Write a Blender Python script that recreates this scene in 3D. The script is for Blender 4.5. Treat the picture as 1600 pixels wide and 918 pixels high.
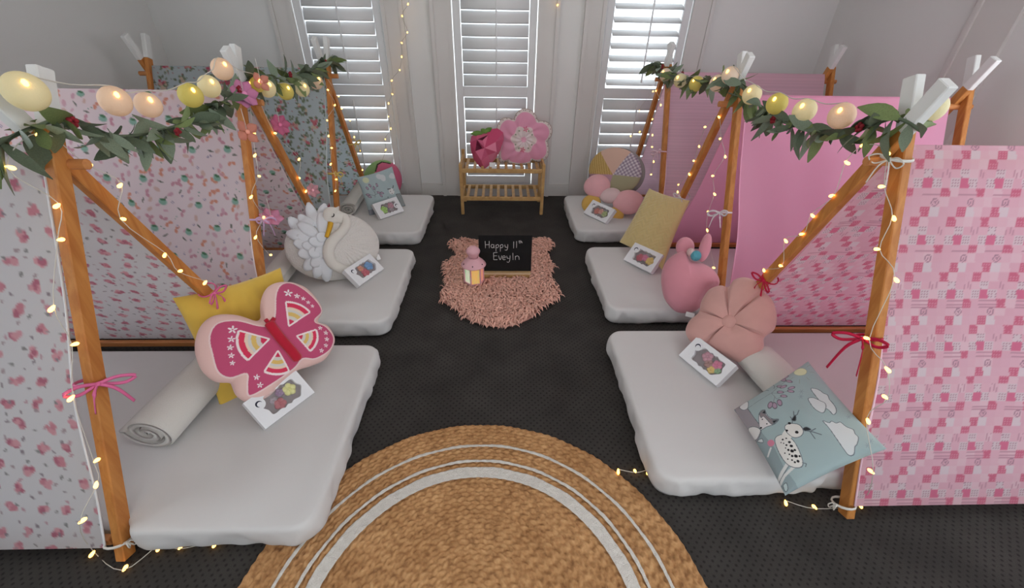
import bpy, math, random
import numpy as np
from mathutils import Matrix, Vector, Quaternion
random.seed(7); RNG = np.random.default_rng(11)
for o in list(bpy.data.objects): bpy.data.objects.remove(o)
SC = bpy.context.scene
COL = SC.collection
PI = math.pi

# ---------------------------------------------------------------- camera
F, CX, CY, H = 648.0, 800.0, 459.0, 1.5        # focal length in pixels of the 1600 x 918 frame, eye height in metres
_d = np.array([(782 - CX) / F, (CY - 30) / F, 1.0]); _d /= np.linalg.norm(_d)
_u = np.array([0, 1.0, 0]); _z = _u - _d * _u.dot(_d); _z /= np.linalg.norm(_z)
_x = np.cross(_z, _d); _x = -_x if _x[0] < 0 else _x
CM = np.array([_x, _d, _z])                      # rows: world axes in camera space (right, up, forward)
cam = bpy.data.objects.new('camera', bpy.data.cameras.new('camera')); COL.objects.link(cam)
cam.data.sensor_width = 36; cam.data.lens = F / 1600 * 36; cam.data.clip_start = 0.02
r_, u_, f_ = CM[:, 0], CM[:, 1], CM[:, 2]
cam.matrix_world = Matrix(((r_[0], u_[0], -f_[0], 0), (r_[1], u_[1], -f_[1], 0), (r_[2], u_[2], -f_[2], H), (0, 0, 0, 1)))
SC.camera = cam

# ---------------------------------------------------------------- light and exposure
SIDE_WATTS, LEFT_WATTS = 31.0, 15.0
WORLD_STRENGTH, REAR_FILL_WATTS, CEIL_WATTS, EXPOSURE = 6.5, 16.0, 5.0, -1.18
w = bpy.data.worlds.new('world'); SC.world = w; w.use_nodes = True
bg = w.node_tree.nodes['Background']; bg.inputs[0].default_value = (0.86, 0.94, 1.0, 1); bg.inputs[1].default_value = WORLD_STRENGTH
def area(name, loc, rot, sx, sy, watts, col):
    l = bpy.data.lights.new(name, 'AREA'); l.shape = 'RECTANGLE'; l.size = sx; l.size_y = sy; l.energy = watts; l.color = col
    o = bpy.data.objects.new(name, l); COL.objects.link(o); o.location = loc; o.rotation_euler = rot; return o
area('fill_light_rear', (.85, -1.74, 1.45), (PI / 2, 0, 0), 3.4, 1.7, REAR_FILL_WATTS, (0.98, 0.98, 1.0))  # fill light behind the camera, added to even out the room
area('fill_light_side', (2.74, 1.1, 1.45), (PI / 2, 0, PI / 2), 1.9, 1.5, SIDE_WATTS, (0.98, 0.98, 1.0))  # added fill from the right, brightens the right-hand tent covers
area('fill_light_left', (-2.78, 1.0, 1.45), (PI / 2, 0, -PI / 2), 1.9, 1.5, LEFT_WATTS, (0.98, 0.98, 1.0))  # added fill from the left, a weaker match for the right one
for _y in (.45, 2.75): area('fill_light_ceiling', (0, _y, 2.462), (0, 0, 0), 1.1, 1.1, CEIL_WATTS, (1.0, 0.97, 0.94))  # added overhead fill, no ceiling fixture is in view
SC.view_settings.view_transform = 'Standard'; SC.view_settings.look = 'None'
SC.view_settings.gamma = 1; SC.view_settings.use_curve_mapping = False; SC.view_settings.exposure = EXPOSURE

# ---------------------------------------------------------------- helpers
def ray(px, py): return CM @ np.array([(px - CX) / F, (CY - py) / F, 1.0])
EYE = np.array([0, 0, H])
def on_z(px, py, z): r = ray(px, py); return EYE + r * ((z - H) / r[2])
def on_x(px, py, x): r = ray(px, py); return EYE + r * (x / r[0])
def on_y(px, py, y): r = ray(px, py); return EYE + r * (y / r[1])
def lin(c):
    c = np.asarray(c, float); return np.where(c <= 0.04045, c / 12.92, ((c + 0.055) / 1.055) ** 2.4)
def nrm(v): v = np.asarray(v, float); return v / np.linalg.norm(v)

MATS = {}
def mat(name, col=None, rough=0.8, bump=0.0, bscale=60, var=0.0, vscale=8, emit=0.0, emitcol=None, sheen=0.0, transl=0.0,
        attr=False, metal=0.0, alpha=1.0, stretch=None, coat=0):
    if name in MATS: return MATS[name]
    m = bpy.data.materials.new(name); MATS[name] = m; m.use_nodes = True
    nt = m.node_tree; N = nt.nodes; L = nt.links; b = N['Principled BSDF']
    b.inputs['Roughness'].default_value = rough; b.inputs['Metallic'].default_value = metal; b.inputs['Alpha'].default_value = alpha
    b.inputs['Specular IOR Level'].default_value = 0.3
    if sheen: b.inputs['Sheen Weight'].default_value = sheen; b.inputs['Sheen Roughness'].default_value = 0.5
    if coat: b.inputs['Coat Weight'].default_value = coat
    tc = N.new('ShaderNodeTexCoord'); mp = N.new('ShaderNodeMapping'); L.new(tc.outputs['Object'], mp.inputs[0])
    if stretch: mp.inputs['Scale'].default_value = stretch
    src = None
    if attr:
        a = N.new('ShaderNodeAttribute'); a.attribute_name = 'Col'; src = a.outputs['Color']
    if col is not None:
        lc = lin(col)
        if var:
            n = N.new('ShaderNodeTexNoise'); n.inputs['Scale'].default_value = vscale; n.inputs['Detail'].default_value = 4
            L.new(mp.outputs[0], n.inputs['Vector'])
            r = N.new('ShaderNodeValToRGB'); r.color_ramp.elements[0].position = 0.3; r.color_ramp.elements[1].position = 0.7
            r.color_ramp.elements[0].color = (*(lc * (1 - var)), 1); r.color_ramp.elements[1].color = (*np.minimum(lc * (1 + var), 1), 1)
            L.new(n.outputs['Fac'], r.inputs[0]); src = r.outputs[0]
        else: b.inputs['Base Color'].default_value = (*lc, 1)
    if src is not None: L.new(src, b.inputs['Base Color'])
    if bump:
        n = N.new('ShaderNodeTexNoise'); n.inputs['Scale'].default_value = bscale; n.inputs['Detail'].default_value = 3
        L.new(mp.outputs[0], n.inputs['Vector'])
        bp = N.new('ShaderNodeBump'); bp.inputs['Strength'].default_value = bump; bp.inputs['Distance'].default_value = 0.01
        L.new(n.outputs['Fac'], bp.inputs['Height']); L.new(bp.outputs[0], b.inputs['Normal'])
    if emit:
        b.inputs['Emission Color'].default_value = (*lin(emitcol if emitcol is not None else col), 1); b.inputs['Emission Strength'].default_value = emit
    if transl:
        t = N.new('ShaderNodeBsdfTranslucent'); mx = N.new('ShaderNodeMixShader'); mx.inputs[0].default_value = transl
        if src is not None: L.new(src, t.inputs[0])
        else: t.inputs[0].default_value = (*lin(col), 1)
        L.new(b.outputs[0], mx.inputs[1]); L.new(t.outputs[0], mx.inputs[2]); L.new(mx.outputs[0], N['Material Output'].inputs[0])
    return m

ORG = {}
def tag(o, label=None, cat=None, group=None, kind=None):
    if label: o['label'] = label
    if cat: o['category'] = cat
    if group: o['group'] = group
    if kind: o['kind'] = kind
    return o
def thing(name, label, cat, loc=(0, 0, 0), group=None):
    o = bpy.data.objects.new(name, None); COL.objects.link(o); o.location = loc; o.empty_display_size = 0.05
    ORG[o.name] = np.array(loc, float); return tag(o, label, cat, group)
def link(name, me, parent=None, m=None):
    o = bpy.data.objects.new(name, me); COL.objects.link(o)
    if m is not None and not me.materials: me.materials.append(m)
    if parent is not None: o.parent = parent; ORG[o.name] = ORG[parent.name]
    else: ORG[o.name] = np.zeros(3)
    return o
def npmesh(name, V, Fc, cols=None, smooth=True):
    V = np.ascontiguousarray(V, dtype=np.float32); Fc = np.ascontiguousarray(Fc, dtype=np.int32)
    me = bpy.data.meshes.new(name); k = Fc.shape[1]
    me.vertices.add(len(V)); me.vertices.foreach_set('co', V.ravel())
    me.loops.add(Fc.size); me.loops.foreach_set('vertex_index', Fc.ravel())
    me.polygons.add(len(Fc)); me.polygons.foreach_set('loop_start', np.arange(0, Fc.size, k, dtype=np.int32))
    if smooth: me.polygons.foreach_set('use_smooth', np.ones(len(Fc), dtype=bool))
    me.update(calc_edges=True)
    if cols is not None:
        a = me.color_attributes.new('Col', 'FLOAT_COLOR', 'POINT')
        c = np.ones((len(V), 4), np.float32); c[:, :3] = lin(cols); a.data.foreach_set('color', c.ravel())
    return me
def npobj(name, V, Fc, m, parent=None, cols=None, smooth=True):
    V = np.asarray(V, float)
    if parent is not None: V = V - ORG[parent.name]
    return link(name, npmesh(name, V, Fc, cols, smooth), parent, m)
def gridf(nu, nv, wrapu=False, flip=False):
    iu = np.arange(nu if wrapu else nu - 1); iv = np.arange(nv - 1)
    A, B = np.meshgrid(iu, iv, indexing='ij'); A2 = (A + 1) % nu
    q = np.stack([A * nv + B, A2 * nv + B, A2 * nv + B + 1, A * nv + B + 1], -1).reshape(-1, 4)
    return q[:, ::-1] if flip else q

class MB:
    """collects primitives in world coordinates; build() links them as one mesh object"""
    def __init__(s): s.v = []; s.f = []
    def add(s, vs, fs):
        n = len(s.v); s.v += [tuple(map(float, p)) for p in vs]; s.f += [tuple(int(i) + n for i in f) for f in fs]; return s
    def obox(s, c, ax, ay, az, bev=0.0):
        """box with centre c and half-axis vectors; a small chamfer when bev > 0"""
        c, ax, ay, az = [np.asarray(q, float) for q in (c, ax, ay, az)]
        if bev <= 0:
            P = [c + i * ax + j * ay + k * az for i in (-1, 1) for j in (-1, 1) for k in (-1, 1)]
            return s.add(P, [(0, 1, 3, 2), (4, 6, 7, 5), (0, 4, 5, 1), (2, 3, 7, 6), (0, 2, 6, 4), (1, 5, 7, 3)])
        la, lb, lc = [np.linalg.norm(q) for q in (ax, ay, az)]; b = min(bev, la * .9, lb * .9, lc * .9)
        P = []; idx = {}
        for i in (-1, 1):
            for j in (-1, 1):
                for k in (-1, 1):
                    for q in range(3):
                        fa = [1 - b / la, 1 - b / lb, 1 - b / lc]; fa[q] = 1
                        idx[i, j, k, q] = len(P); P.append(c + i * fa[0] * ax + j * fa[1] * ay + k * fa[2] * az)
        f = []
        for q in range(3):
            for sg in (-1, 1):
                o = [a for a in range(3) if a != q]; loop = []
                for (a_, b_) in ((-1, -1), (1, -1), (1, 1), (-1, 1)):
                    t = [0, 0, 0]; t[q] = sg; t[o[0]] = a_; t[o[1]] = b_; loop.append(idx[(*t, q)])
                f.append(loop)
        for q in range(3):
            o = [a for a in range(3) if a != q]
            for a_ in (-1, 1):
                for b_ in (-1, 1):
                    t0 = [0, 0, 0]; t0[o[0]] = a_; t0[o[1]] = b_; t1 = list(t0); t0[q] = -1; t1[q] = 1
                    f.append((idx[(*t0, o[0])], idx[(*t1, o[0])], idx[(*t1, o[1])], idx[(*t0, o[1])]))
        for i in (-1, 1):
            for j in (-1, 1):
                for k in (-1, 1): f.append((idx[i, j, k, 0], idx[i, j, k, 1], idx[i, j, k, 2]))
        return s.add(P, f)
    def box(s, x0, x1, y0, y1, z0, z1, bev=0.0):
        return s.obox(((x0 + x1) / 2, (y0 + y1) / 2, (z0 + z1) / 2), ((x1 - x0) / 2, 0, 0), (0, (y1 - y0) / 2, 0), (0, 0, (z1 - z0) / 2), bev)
    def bar(s, p0, p1, w, t, side, bev=0.003):
        """rectangular bar from p0 to p1; w is measured along `side` made square to the bar"""
        p0, p1 = np.asarray(p0, float), np.asarray(p1, float); d = nrm(p1 - p0); a = nrm(np.asarray(side, float) - d * np.dot(side, d)); b = np.cross(d, a)
        return s.obox((p0 + p1) / 2, a * w / 2, b * t / 2, (p1 - p0) / 2, bev)
    def tube(s, pts, r, n=8, flat=None, cap=True):
        pts = [np.asarray(p, float) for p in pts]; k = len(pts); rr = r if hasattr(r, '__len__') else [r] * k
        P = []; prev = None
        for i, p in enumerate(pts):
            d = nrm(pts[min(i + 1, k - 1)] - pts[max(i - 1, 0)])
            if flat is not None: a = np.asarray(flat[0], float)
            else: a = prev if prev is not None else (np.array([0, 0, 1.0]) if abs(d[2]) < .9 else np.array([1.0, 0, 0]))
            a = nrm(a - d * np.dot(a, d)); b = np.cross(d, a); prev = a
            fl = flat[1] if flat is not None else 1
            for j in range(n):
                t = 2 * PI * j / n; P.append(p + rr[i] * (fl * math.cos(t) * a + math.sin(t) * b))
        fs = [(i * n + j, i * n + (j + 1) % n, (i + 1) * n + (j + 1) % n, (i + 1) * n + j) for i in range(k - 1) for j in range(n)]
        if cap: fs += [tuple(range(n - 1, -1, -1)), tuple((k - 1) * n + j for j in range(n))]
        return s.add(P, fs)
    def lathe(s, c, prof, n=24, ax=(0, 0, 1)):
        c = np.asarray(c, float); az = nrm(ax); a = nrm(np.cross(az, (0.3, 1, 0.2))); b = np.cross(az, a); P = []
        for (r, z) in prof:
            for j in range(n):
                t = 2 * PI * j / n; P.append(c + az * z + r * (math.cos(t) * a + math.sin(t) * b))
        k = len(prof)
        fs = [(i * n + j, i * n + (j + 1) % n, (i + 1) * n + (j + 1) % n, (i + 1) * n + j) for i in range(k - 1) for j in range(n)]
        return s.add(P, fs + [tuple(range(n - 1, -1, -1)), tuple((k - 1) * n + j for j in range(n))])
    def ball(s, c, r, nu=14, nv=9, ax=(0, 0, 1), e=1.0):
        return s.lathe(c, [(r * math.sin(PI * (i + .15) / (nv - .7)), -r * e * math.cos(PI * (i + .15) / (nv - .7))) for i in range(nv)], nu, ax)
    def build(s, name, m, parent=None, smooth=False):
        off = ORG[parent.name] if parent is not None else np.zeros(3)
        me = bpy.data.meshes.new(name); me.from_pydata([tuple(np.array(p) - off) for p in s.v], [], s.f)
        if smooth: me.polygons.foreach_set('use_smooth', np.ones(len(me.polygons), dtype=bool))
        me.update(); return link(name, me, parent, m)
def struct(name, mb, m, parent=None):
    o = mb.build(name, m, parent)
    if parent is None: o['kind'] = 'structure'
    return o

def crom(P, n=8, closed=False):
    P = [np.asarray(p, float) for p in P]; k = len(P); out = []
    for i in range(k if closed else k - 1):
        g = (lambda j: P[j % k]) if closed else (lambda j: P[min(max(j, 0), k - 1)])
        p0, p1, p2, p3 = g(i - 1), g(i), g(i + 1), g(i + 2)
        for t in np.arange(n) / n:
            out.append(.5 * (2 * p1 + (p2 - p0) * t + (2 * p0 - 5 * p1 + 4 * p2 - p3) * t * t + (3 * p1 - p0 - 3 * p2 + p3) * t ** 3))
    if not closed: out.append(P[-1])
    return np.array(out)

class Plane:
    """a leaning plane: base edge through two photograph points at height z, leaning back by `tilt` degrees from flat"""
    def __init__(s, pa, pb, z, tilt, off=0.0):
        A, B = on_z(*pa, z), on_z(*pb, z); s.e = nrm(B - A); hp = nrm(np.cross((0, 0, 1), s.e))
        if np.dot(hp, (A + B) / 2 * np.array([1, 1, 0])) < 0: hp = -hp
        t = math.radians(tilt); s.f = math.cos(t) * hp + math.sin(t) * np.array([0, 0, 1.0]); s.n = np.cross(s.e, s.f)
        if np.dot(s.n, EYE - A) < 0: s.n = -s.n
        s.O = A + s.n * off
    def uv(s, px, py):
        r = ray(px, py); t = np.dot(s.O - EYE, s.n) / np.dot(r, s.n); q = EYE + r * t - s.O; return np.array([q @ s.e, q @ s.f])
    def uvs(s, pts, ox=0, oy=0, sc=1): return np.array([s.uv(ox + x / sc, oy + y / sc) for x, y in pts])
    def p3(s, u, v, h=0.0):
        u, v, h = np.broadcast_arrays(np.asarray(u, float), np.asarray(v, float), np.asarray(h, float))
        return s.O + u[..., None] * s.e + v[..., None] * s.f + h[..., None] * s.n
    @property
    def base(s): return s.O

# 2-D painting on a set of points: flat prints on cloth
def inpoly(U, V, P):
    r = np.zeros(U.shape, bool); k = len(P)
    for i in range(k):
        x0, y0 = P[i]; x1, y1 = P[(i + 1) % k]
        c = ((y0 > V) != (y1 > V)); 
        if y1 != y0: r ^= c & (U < (x1 - x0) * (V - y0) / (y1 - y0) + x0)
    return r
def dline(U, V, P, closed=False):
    d = np.full(U.shape, 9.0); k = len(P)
    for i in range(k if closed else k - 1):
        a = np.asarray(P[i]); b = np.asarray(P[(i + 1) % k]); ab = b - a; L2 = ab @ ab + 1e-12
        t = np.clip(((U - a[0]) * ab[0] + (V - a[1]) * ab[1]) / L2, 0, 1); d = np.minimum(d, np.hypot(U - a[0] - t * ab[0], V - a[1] - t * ab[1]))
    return d

def inflate(name, ol, pl, T, m, parent=None, colfn=None, segs=200, rings=26, cen=None, back=0.7, hf=None, smooth_px=2, pw=0.55, ex=2.2):
    """cushion from a closed outline (plane coordinates, star-shaped about cen): a puffed front and back"""
    ol = np.asarray(ol, float); cen = ol.mean(0) if cen is None else np.asarray(cen, float)
    th = np.linspace(-PI, PI, segs, endpoint=False); R = np.zeros(segs); k = len(ol); Q = ol - cen
    for i in range(k):
        a, b = Q[i], Q[(i + 1) % k]; dx, dy = np.cos(th), np.sin(th); ab = b - a
        den = dx * ab[1] - dy * ab[0]
        with np.errstate(all='ignore'):
            r = (a[0] * ab[1] - a[1] * ab[0]) / den; s_ = (a[0] * dy - a[1] * dx) / den
        ok = (r > 0) & (s_ >= -1e-6) & (s_ <= 1 + 1e-6); R = np.where(ok & (r > R), r, R)
    for _ in range(smooth_px): R = (np.roll(R, 1) + 2 * R + np.roll(R, -1)) / 4
    def height(u, v):
        a = np.arctan2(v - cen[1], u - cen[0]); rr = np.interp(a, np.append(th, PI), np.append(R, R[0])); t = np.clip(np.hypot(u - cen[0], v - cen[1]) / rr, 0, 1)
        return T * (1 - t ** ex) ** pw
    t = np.sin(np.linspace(0.0005, 1, rings) * PI / 2)
    TT, RR = np.meshgrid(t, R, indexing='xy'); A = np.repeat(th[:, None], rings, 1)
    U = cen[0] + TT * RR * np.cos(A); V = cen[1] + TT * RR * np.sin(A); Hh = T * (1 - TT ** ex) ** pw
    Hf = Hh if hf is None else Hh * hf(U, V, TT, A)
    rb = max(6, rings // 4); tb = np.sin(np.linspace(0.0005, 1, rb) * PI / 2)[::-1][1:]
    TB, RB = np.meshgrid(tb, R, indexing='xy'); AB = np.repeat(th[:, None], rb - 1, 1)
    UB = cen[0] + TB * RB * np.cos(AB); VB = cen[1] + TB * RB * np.sin(AB); HB = -back * T * (1 - TB ** ex) ** pw
    Ua, Va, Ha = [np.concatenate(q, 1) for q in ((U, UB), (V, VB), (Hf, HB))]
    P = pl.p3(Ua, Va, Ha).reshape(-1, 3); nv = rings + rb - 1
    Fq = gridf(segs, nv, True); cols = colfn(Ua.ravel(), Va.ravel()) if colfn else None
    o = npobj(name, P, Fq, m, parent, cols)
    if np.dot(np.cross(pl.e, pl.f), pl.n) < 0: o.data.flip_normals()
    return o, height
def pillow(name, q, pl, T, m, parent=None, colfn=None, n=60, back=0.8, pinch=0.06, wr=0.0, tex=None):
    """square pillow from 4 corners (plane coordinates, in order); colfn gets s,t in 0..1 and plane u,v"""
    q = np.asarray(q, float); g = np.linspace(-1, 1, n); S, Tt = np.meshgrid(g, g, indexing='ij')
    Sx = S * (1 - pinch * (1 - Tt ** 2)); Tx = Tt * (1 - pinch * (1 - S ** 2)); a, b = (Sx + 1) / 2, (Tx + 1) / 2
    U, V = [((1 - a) * (1 - b) * q[0, i] + a * (1 - b) * q[1, i] + a * b * q[2, i] + (1 - a) * b * q[3, i]) for i in (0, 1)]
    hh = T * np.clip((1 - S ** 2) * (1 - Tt ** 2), 0, 1) ** 0.42
    if wr: hh = hh * (1 + wr * np.sin(5 * S + 3 * Tt) * np.cos(4 * Tt - 2 * S)) + wr * .03 * np.sin(14 * S * (1 - Tt)) * (1 - S ** 2) * (1 - Tt ** 2)
    hf = hh if tex is None else hh + tex(U, V) * np.clip((1 - S ** 2) * (1 - Tt ** 2) * 3, 0, 1)
    P = np.concatenate([pl.p3(U, V, hf).reshape(-1, 3), pl.p3(U, V, -hh * back).reshape(-1, 3)])
    f = gridf(n, n); Fq = np.concatenate([f, f[:, ::-1] + n * n])
    cols = None
    if colfn is not None: c = colfn(U.ravel(), V.ravel()); cols = np.concatenate([c, c])
    o = npobj(name, P, Fq, m, parent, cols); return o
# ---------------------------------------------------------------- materials of the room
M_wall = mat('wall_paint', (.875, .87, .86), .9, bump=.03, bscale=90)
M_trim = mat('trim_paint', (.83, .815, .80), .55)
M_shut = mat('shutter_paint', (.86, .86, .86), .45)
M_ceil = mat('ceiling_paint', (.88, .87, .86), .9)
M_glass = mat('window_glass', (.95, .97, 1), .02, alpha=.12)
def carpet():
    m = mat('carpet', (.25, .235, .225), .97, var=.22, vscale=5, bump=.7, bscale=450); nt = m.node_tree; N = nt.nodes; L = nt.links
    b = N['Principled BSDF']; src = b.inputs['Base Color'].links[0].from_socket
    tc = N.new('ShaderNodeTexCoord'); mp = N.new('ShaderNodeMapping'); mp.inputs['Rotation'].default_value = (0, 0, PI / 4); mp.inputs['Scale'].default_value = (1, 1, 0)
    L.new(tc.outputs['Object'], mp.inputs[0])
    v = N.new('ShaderNodeTexVoronoi'); v.inputs['Scale'].default_value = 48; v.inputs['Randomness'].default_value = .12; L.new(mp.outputs[0], v.inputs['Vector'])
    r = N.new('ShaderNodeValToRGB'); r.color_ramp.elements[0].position = .13; r.color_ramp.elements[1].position = .3
    r.color_ramp.elements[0].color = (.42, .42, .42, 1); r.color_ramp.elements[1].color = (1, 1, 1, 1); L.new(v.outputs['Distance'], r.inputs[0])
    mx = N.new('ShaderNodeMixRGB'); mx.blend_type = 'MULTIPLY'; mx.inputs[0].default_value = 1; L.new(src, mx.inputs[1]); L.new(r.outputs[0], mx.inputs[2]); L.new(mx.outputs[0], b.inputs['Base Color'])
    return m
# ---------------------------------------------------------------- the room
WX0, WX1, WY0, WY1, ZC = -2.82, 2.78, -1.8, 4.1, 2.5
WC = [-1.32, -.045, 1.22]; WH = .36; WZ0, WZ1 = .12, 2.2
struct('floor', MB().box(WX0 - .1, WX1 + .1, WY0 - .1, WY1 + .13, -.08, 0), carpet())
struct('ceiling', MB().box(WX0 - .1, WX1 + .1, WY0 - .1, WY1 + .13, ZC, ZC + .08), M_ceil)
mb = MB(); xs = [WX0 - .1]
for c in WC: xs += [c - WH, c + WH]
xs.append(WX1 + .1)
for i in range(0, len(xs), 2): mb.box(xs[i], xs[i + 1], WY1, WY1 + .12, 0, ZC)
for c in WC: mb.box(c - WH, c + WH, WY1, WY1 + .12, 0, WZ0); mb.box(c - WH, c + WH, WY1, WY1 + .12, WZ1, ZC)
struct('wall_back', mb, M_wall)
struct('wall_left', MB().box(WX0 - .1, WX0, WY0 - .1, 0, 0, ZC).box(WX0 - .1, WX0, 2.0, WY1, 0, ZC).box(WX0 - .1, WX0, 0, 2.0, 0, .65).box(WX0 - .1, WX0, 0, 2.0, 2.25, ZC), M_wall)
struct('wall_right', MB().box(WX1, WX1 + .1, WY0 - .1, .1, 0, ZC).box(WX1, WX1 + .1, 2.1, WY1, 0, ZC).box(WX1, WX1 + .1, .1, 2.1, 0, .65).box(WX1, WX1 + .1, .1, 2.1, 2.25, ZC), M_wall)
w6 = tag(bpy.data.objects.new('window_6', None), kind='structure'); COL.objects.link(w6); ORG[w6.name] = np.zeros(3)  # unseen window, added around the left fill light
for y in (0, .98, 1.96): MB().box(WX0 - .07, WX0 - .02, y, y + .04, .65, 2.25).build('mullion', M_trim, w6)
MB().box(WX0 - .05, WX0 - .045, 0, 2.0, .65, 2.25).build('pane', M_glass, w6)
w5 = tag(bpy.data.objects.new('window_5', None), kind='structure'); COL.objects.link(w5); ORG[w5.name] = np.zeros(3)  # unseen window, added around the right fill light
for y in (.1, 1.08, 2.06): MB().box(WX1 + .02, WX1 + .07, y, y + .04, .65, 2.25).build('mullion', M_trim, w5)
MB().box(WX1 + .045, WX1 + .05, .1, 2.1, .65, 2.25).build('pane', M_glass, w5)
mb = MB(); mb.box(WX0, -.95, WY0 - .1, WY0, 0, ZC); mb.box(2.65, WX1, WY0 - .1, WY0, 0, ZC); mb.box(-.95, 2.65, WY0 - .1, WY0, 0, .55); mb.box(-.95, 2.65, WY0 - .1, WY0, 2.35, ZC)
struct('wall_front', mb, M_wall)
w4 = tag(bpy.data.objects.new('window_4', None), kind='structure'); COL.objects.link(w4); ORG[w4.name] = np.zeros(3)  # unseen window behind the camera, added around the rear fill light
for x in (-.95, .25, 1.45, 2.61): MB().box(x, x + .04, WY0 - .08, WY0 - .02, .55, 2.35).build('mullion', M_trim, w4)
MB().box(-.95, 2.65, WY0 - .055, WY0 - .05, .55, 2.35).build('pane', M_glass, w4)
struct('trim_1', MB().box(WX1 - .018, WX1, 2.60, 2.88, .11, ZC).box(WX1 - .03, WX1 - .018, 2.83, 2.86, .11, ZC), M_trim)
mb = MB(); edges = [WX0]
for c in WC: edges += [c - .53, c + .53]
edges.append(WX1)
for i in range(0, len(edges), 2):
    if edges[i + 1] > edges[i]: mb.box(edges[i], edges[i + 1], WY1 - .014, WY1, 0, .105); mb.box(edges[i], edges[i + 1], WY1 - .009, WY1, .105, .12)
struct('baseboard_back', mb, M_trim)
struct('baseboard_left', MB().box(WX0, WX0 + .014, WY0, WY1, 0, .11), M_trim)
struct('baseboard_right', MB().box(WX1 - .014, WX1, WY0, WY1, 0, .11), M_trim)
for i, c in enumerate(WC):
    win = bpy.data.objects.new('window_%d' % (i + 1), None); COL.objects.link(win); win.location = (c, WY1, 0); ORG[win.name] = np.array([c, WY1, 0.]); tag(win, kind='structure')
    mb = MB()
    for s in (-1, 1):
        a, b = sorted((c + s * .355, c + s * .53)); mb.box(a, b, WY1 - .022, WY1, 0, 2.36); a, b = sorted((c + s * .50, c + s * .53)); mb.box(a, b, WY1 - .034, WY1 - .022, 0, 2.36)
        a, b = sorted((c + s * .355, c + s * .385)); mb.box(a, b, WY1 - .03, WY1 - .022, 0, 2.36)
    mb.box(c - .355, c + .355, WY1 - .022, WY1, 2.21, 2.36); mb.box(c - .355, c + .355, WY1 - .022, WY1, 0, .115)
    mb.build('casing', M_trim, win)
    for s in (-1, 1):
        a, b = sorted((c + s * .286, c + s * .347)); MB().box(a, b, WY1 - .012, WY1 + .02, .125, 2.195, .003).build('stile', M_shut, win)
    for z0, z1 in ((.125, .20), (.915, 1.0), (2.12, 2.195)): MB().box(c - .286, c + .286, WY1 - .012, WY1 + .02, z0, z1, .003).build('rail', M_shut, win)
    sl = {}
    for k in ('closed', 'open'):
        ang = math.radians(76 if k == 'closed' else 29); mb = MB(); cy, cz = math.cos(ang), math.sin(ang); prof = []
        for j in range(10): t = 2 * PI * j / 10; a, b = .0455 * math.cos(t), .0055 * math.sin(t); prof.append((a * cy - b * cz, a * cz + b * cy))
        P = [(x, y, z) for x in (-.281, .281) for y, z in prof]; mb.add(P, [(j, (j + 1) % 10, 10 + (j + 1) % 10, 10 + j) for j in range(10)] + [tuple(range(9, -1, -1)), tuple(range(10, 20))])
        me = bpy.data.meshes.new('louver'); me.from_pydata(mb.v, [], mb.f); me.polygons.foreach_set('use_smooth', [len(p.vertices) == 4 for p in me.polygons]); me.materials.append(M_shut); sl[k] = me
    for z0, z1, up in ((.2, .915, 0), (1.0, 2.12, 1)):
        n = round((z1 - z0) / .0955); pitch = (z1 - z0) / n; st = 'open' if (i == 2 and up) else 'closed'
        for j in range(n):
            o = link('louver', sl[st], win); o.location = (0, .004, z0 + pitch * (j + .5))
        rx = c + .01 if i != 2 else c + .02
        MB().box(rx - .006, rx + .006, WY1 - .055, WY1 - .043, z0 + .05, z1 - .03, .002).build('tilt_rod', M_shut, win)
    MB().box(c - .355, c + .355, WY1 + .085, WY1 + .09, .12, 2.2).build('pane', M_glass, win)
# flat square ceiling panels, unseen, added to go with the overhead fill
for _y, _l in ((.45, 'flat square white ceiling panel added for fill light over the jute rug'), (2.75, 'flat square white ceiling panel added for fill light over the pink shaggy rug')):
    cl = thing('added_ceiling_light', _l, 'ceiling light', (0, _y, 2.5), 'added ceiling fill panels')
    MB().box(-.6, .6, _y - .6, _y + .6, 2.47, 2.5).build('frame', M_trim, cl)
    MB().box(-.56, .56, _y - .56, _y + .56, 2.466, 2.4695).build('diffuser', mat('fill_panel_diffuser', (1, .97, .92), .6, emit=1.0), cl)

# ---------------------------------------------------------------- tents
def wood(name, c1, c2, axis_scale):
    m = mat(name, c1, .5); nt = m.node_tree; N = nt.nodes; L = nt.links; b = N['Principled BSDF']
    tc = N.new('ShaderNodeTexCoord'); mp = N.new('ShaderNodeMapping'); mp.inputs['Scale'].default_value = axis_scale; L.new(tc.outputs['Object'], mp.inputs[0])
    n = N.new('ShaderNodeTexNoise'); n.inputs['Scale'].default_value = 3; n.inputs['Detail'].default_value = 5; n.inputs['Distortion'].default_value = .6; L.new(mp.outputs[0], n.inputs['Vector'])
    r = N.new('ShaderNodeValToRGB'); r.color_ramp.elements[0].position = .32; r.color_ramp.elements[1].position = .68
    r.color_ramp.elements[0].color = (*lin(c1), 1); r.color_ramp.elements[1].color = (*lin(c2), 1); L.new(n.outputs['Fac'], r.inputs[0]); L.new(r.outputs[0], b.inputs['Base Color'])
    return m
M_pine = wood('pine', (.68, .42, .20), (.78, .53, .28), (14, 14, 1.5))
M_rail = wood('pine_rail', (.72, .46, .27), (.80, .55, .33), (1.5, 14, 14))
M_tip = mat('white_painted_wood', (.88, .88, .87), .55)
M_bamboo = wood('bamboo', (.70, .54, .34), (.79, .64, .42), (6, 6, 6))
XF, XB, ZR = 1.25, 2.5, 1.2
def motif_canvas(a, b, base):
    return np.tile(np.asarray(base, float), (a.size * b.size, 1)).reshape(a.size, b.size, 3)
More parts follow.
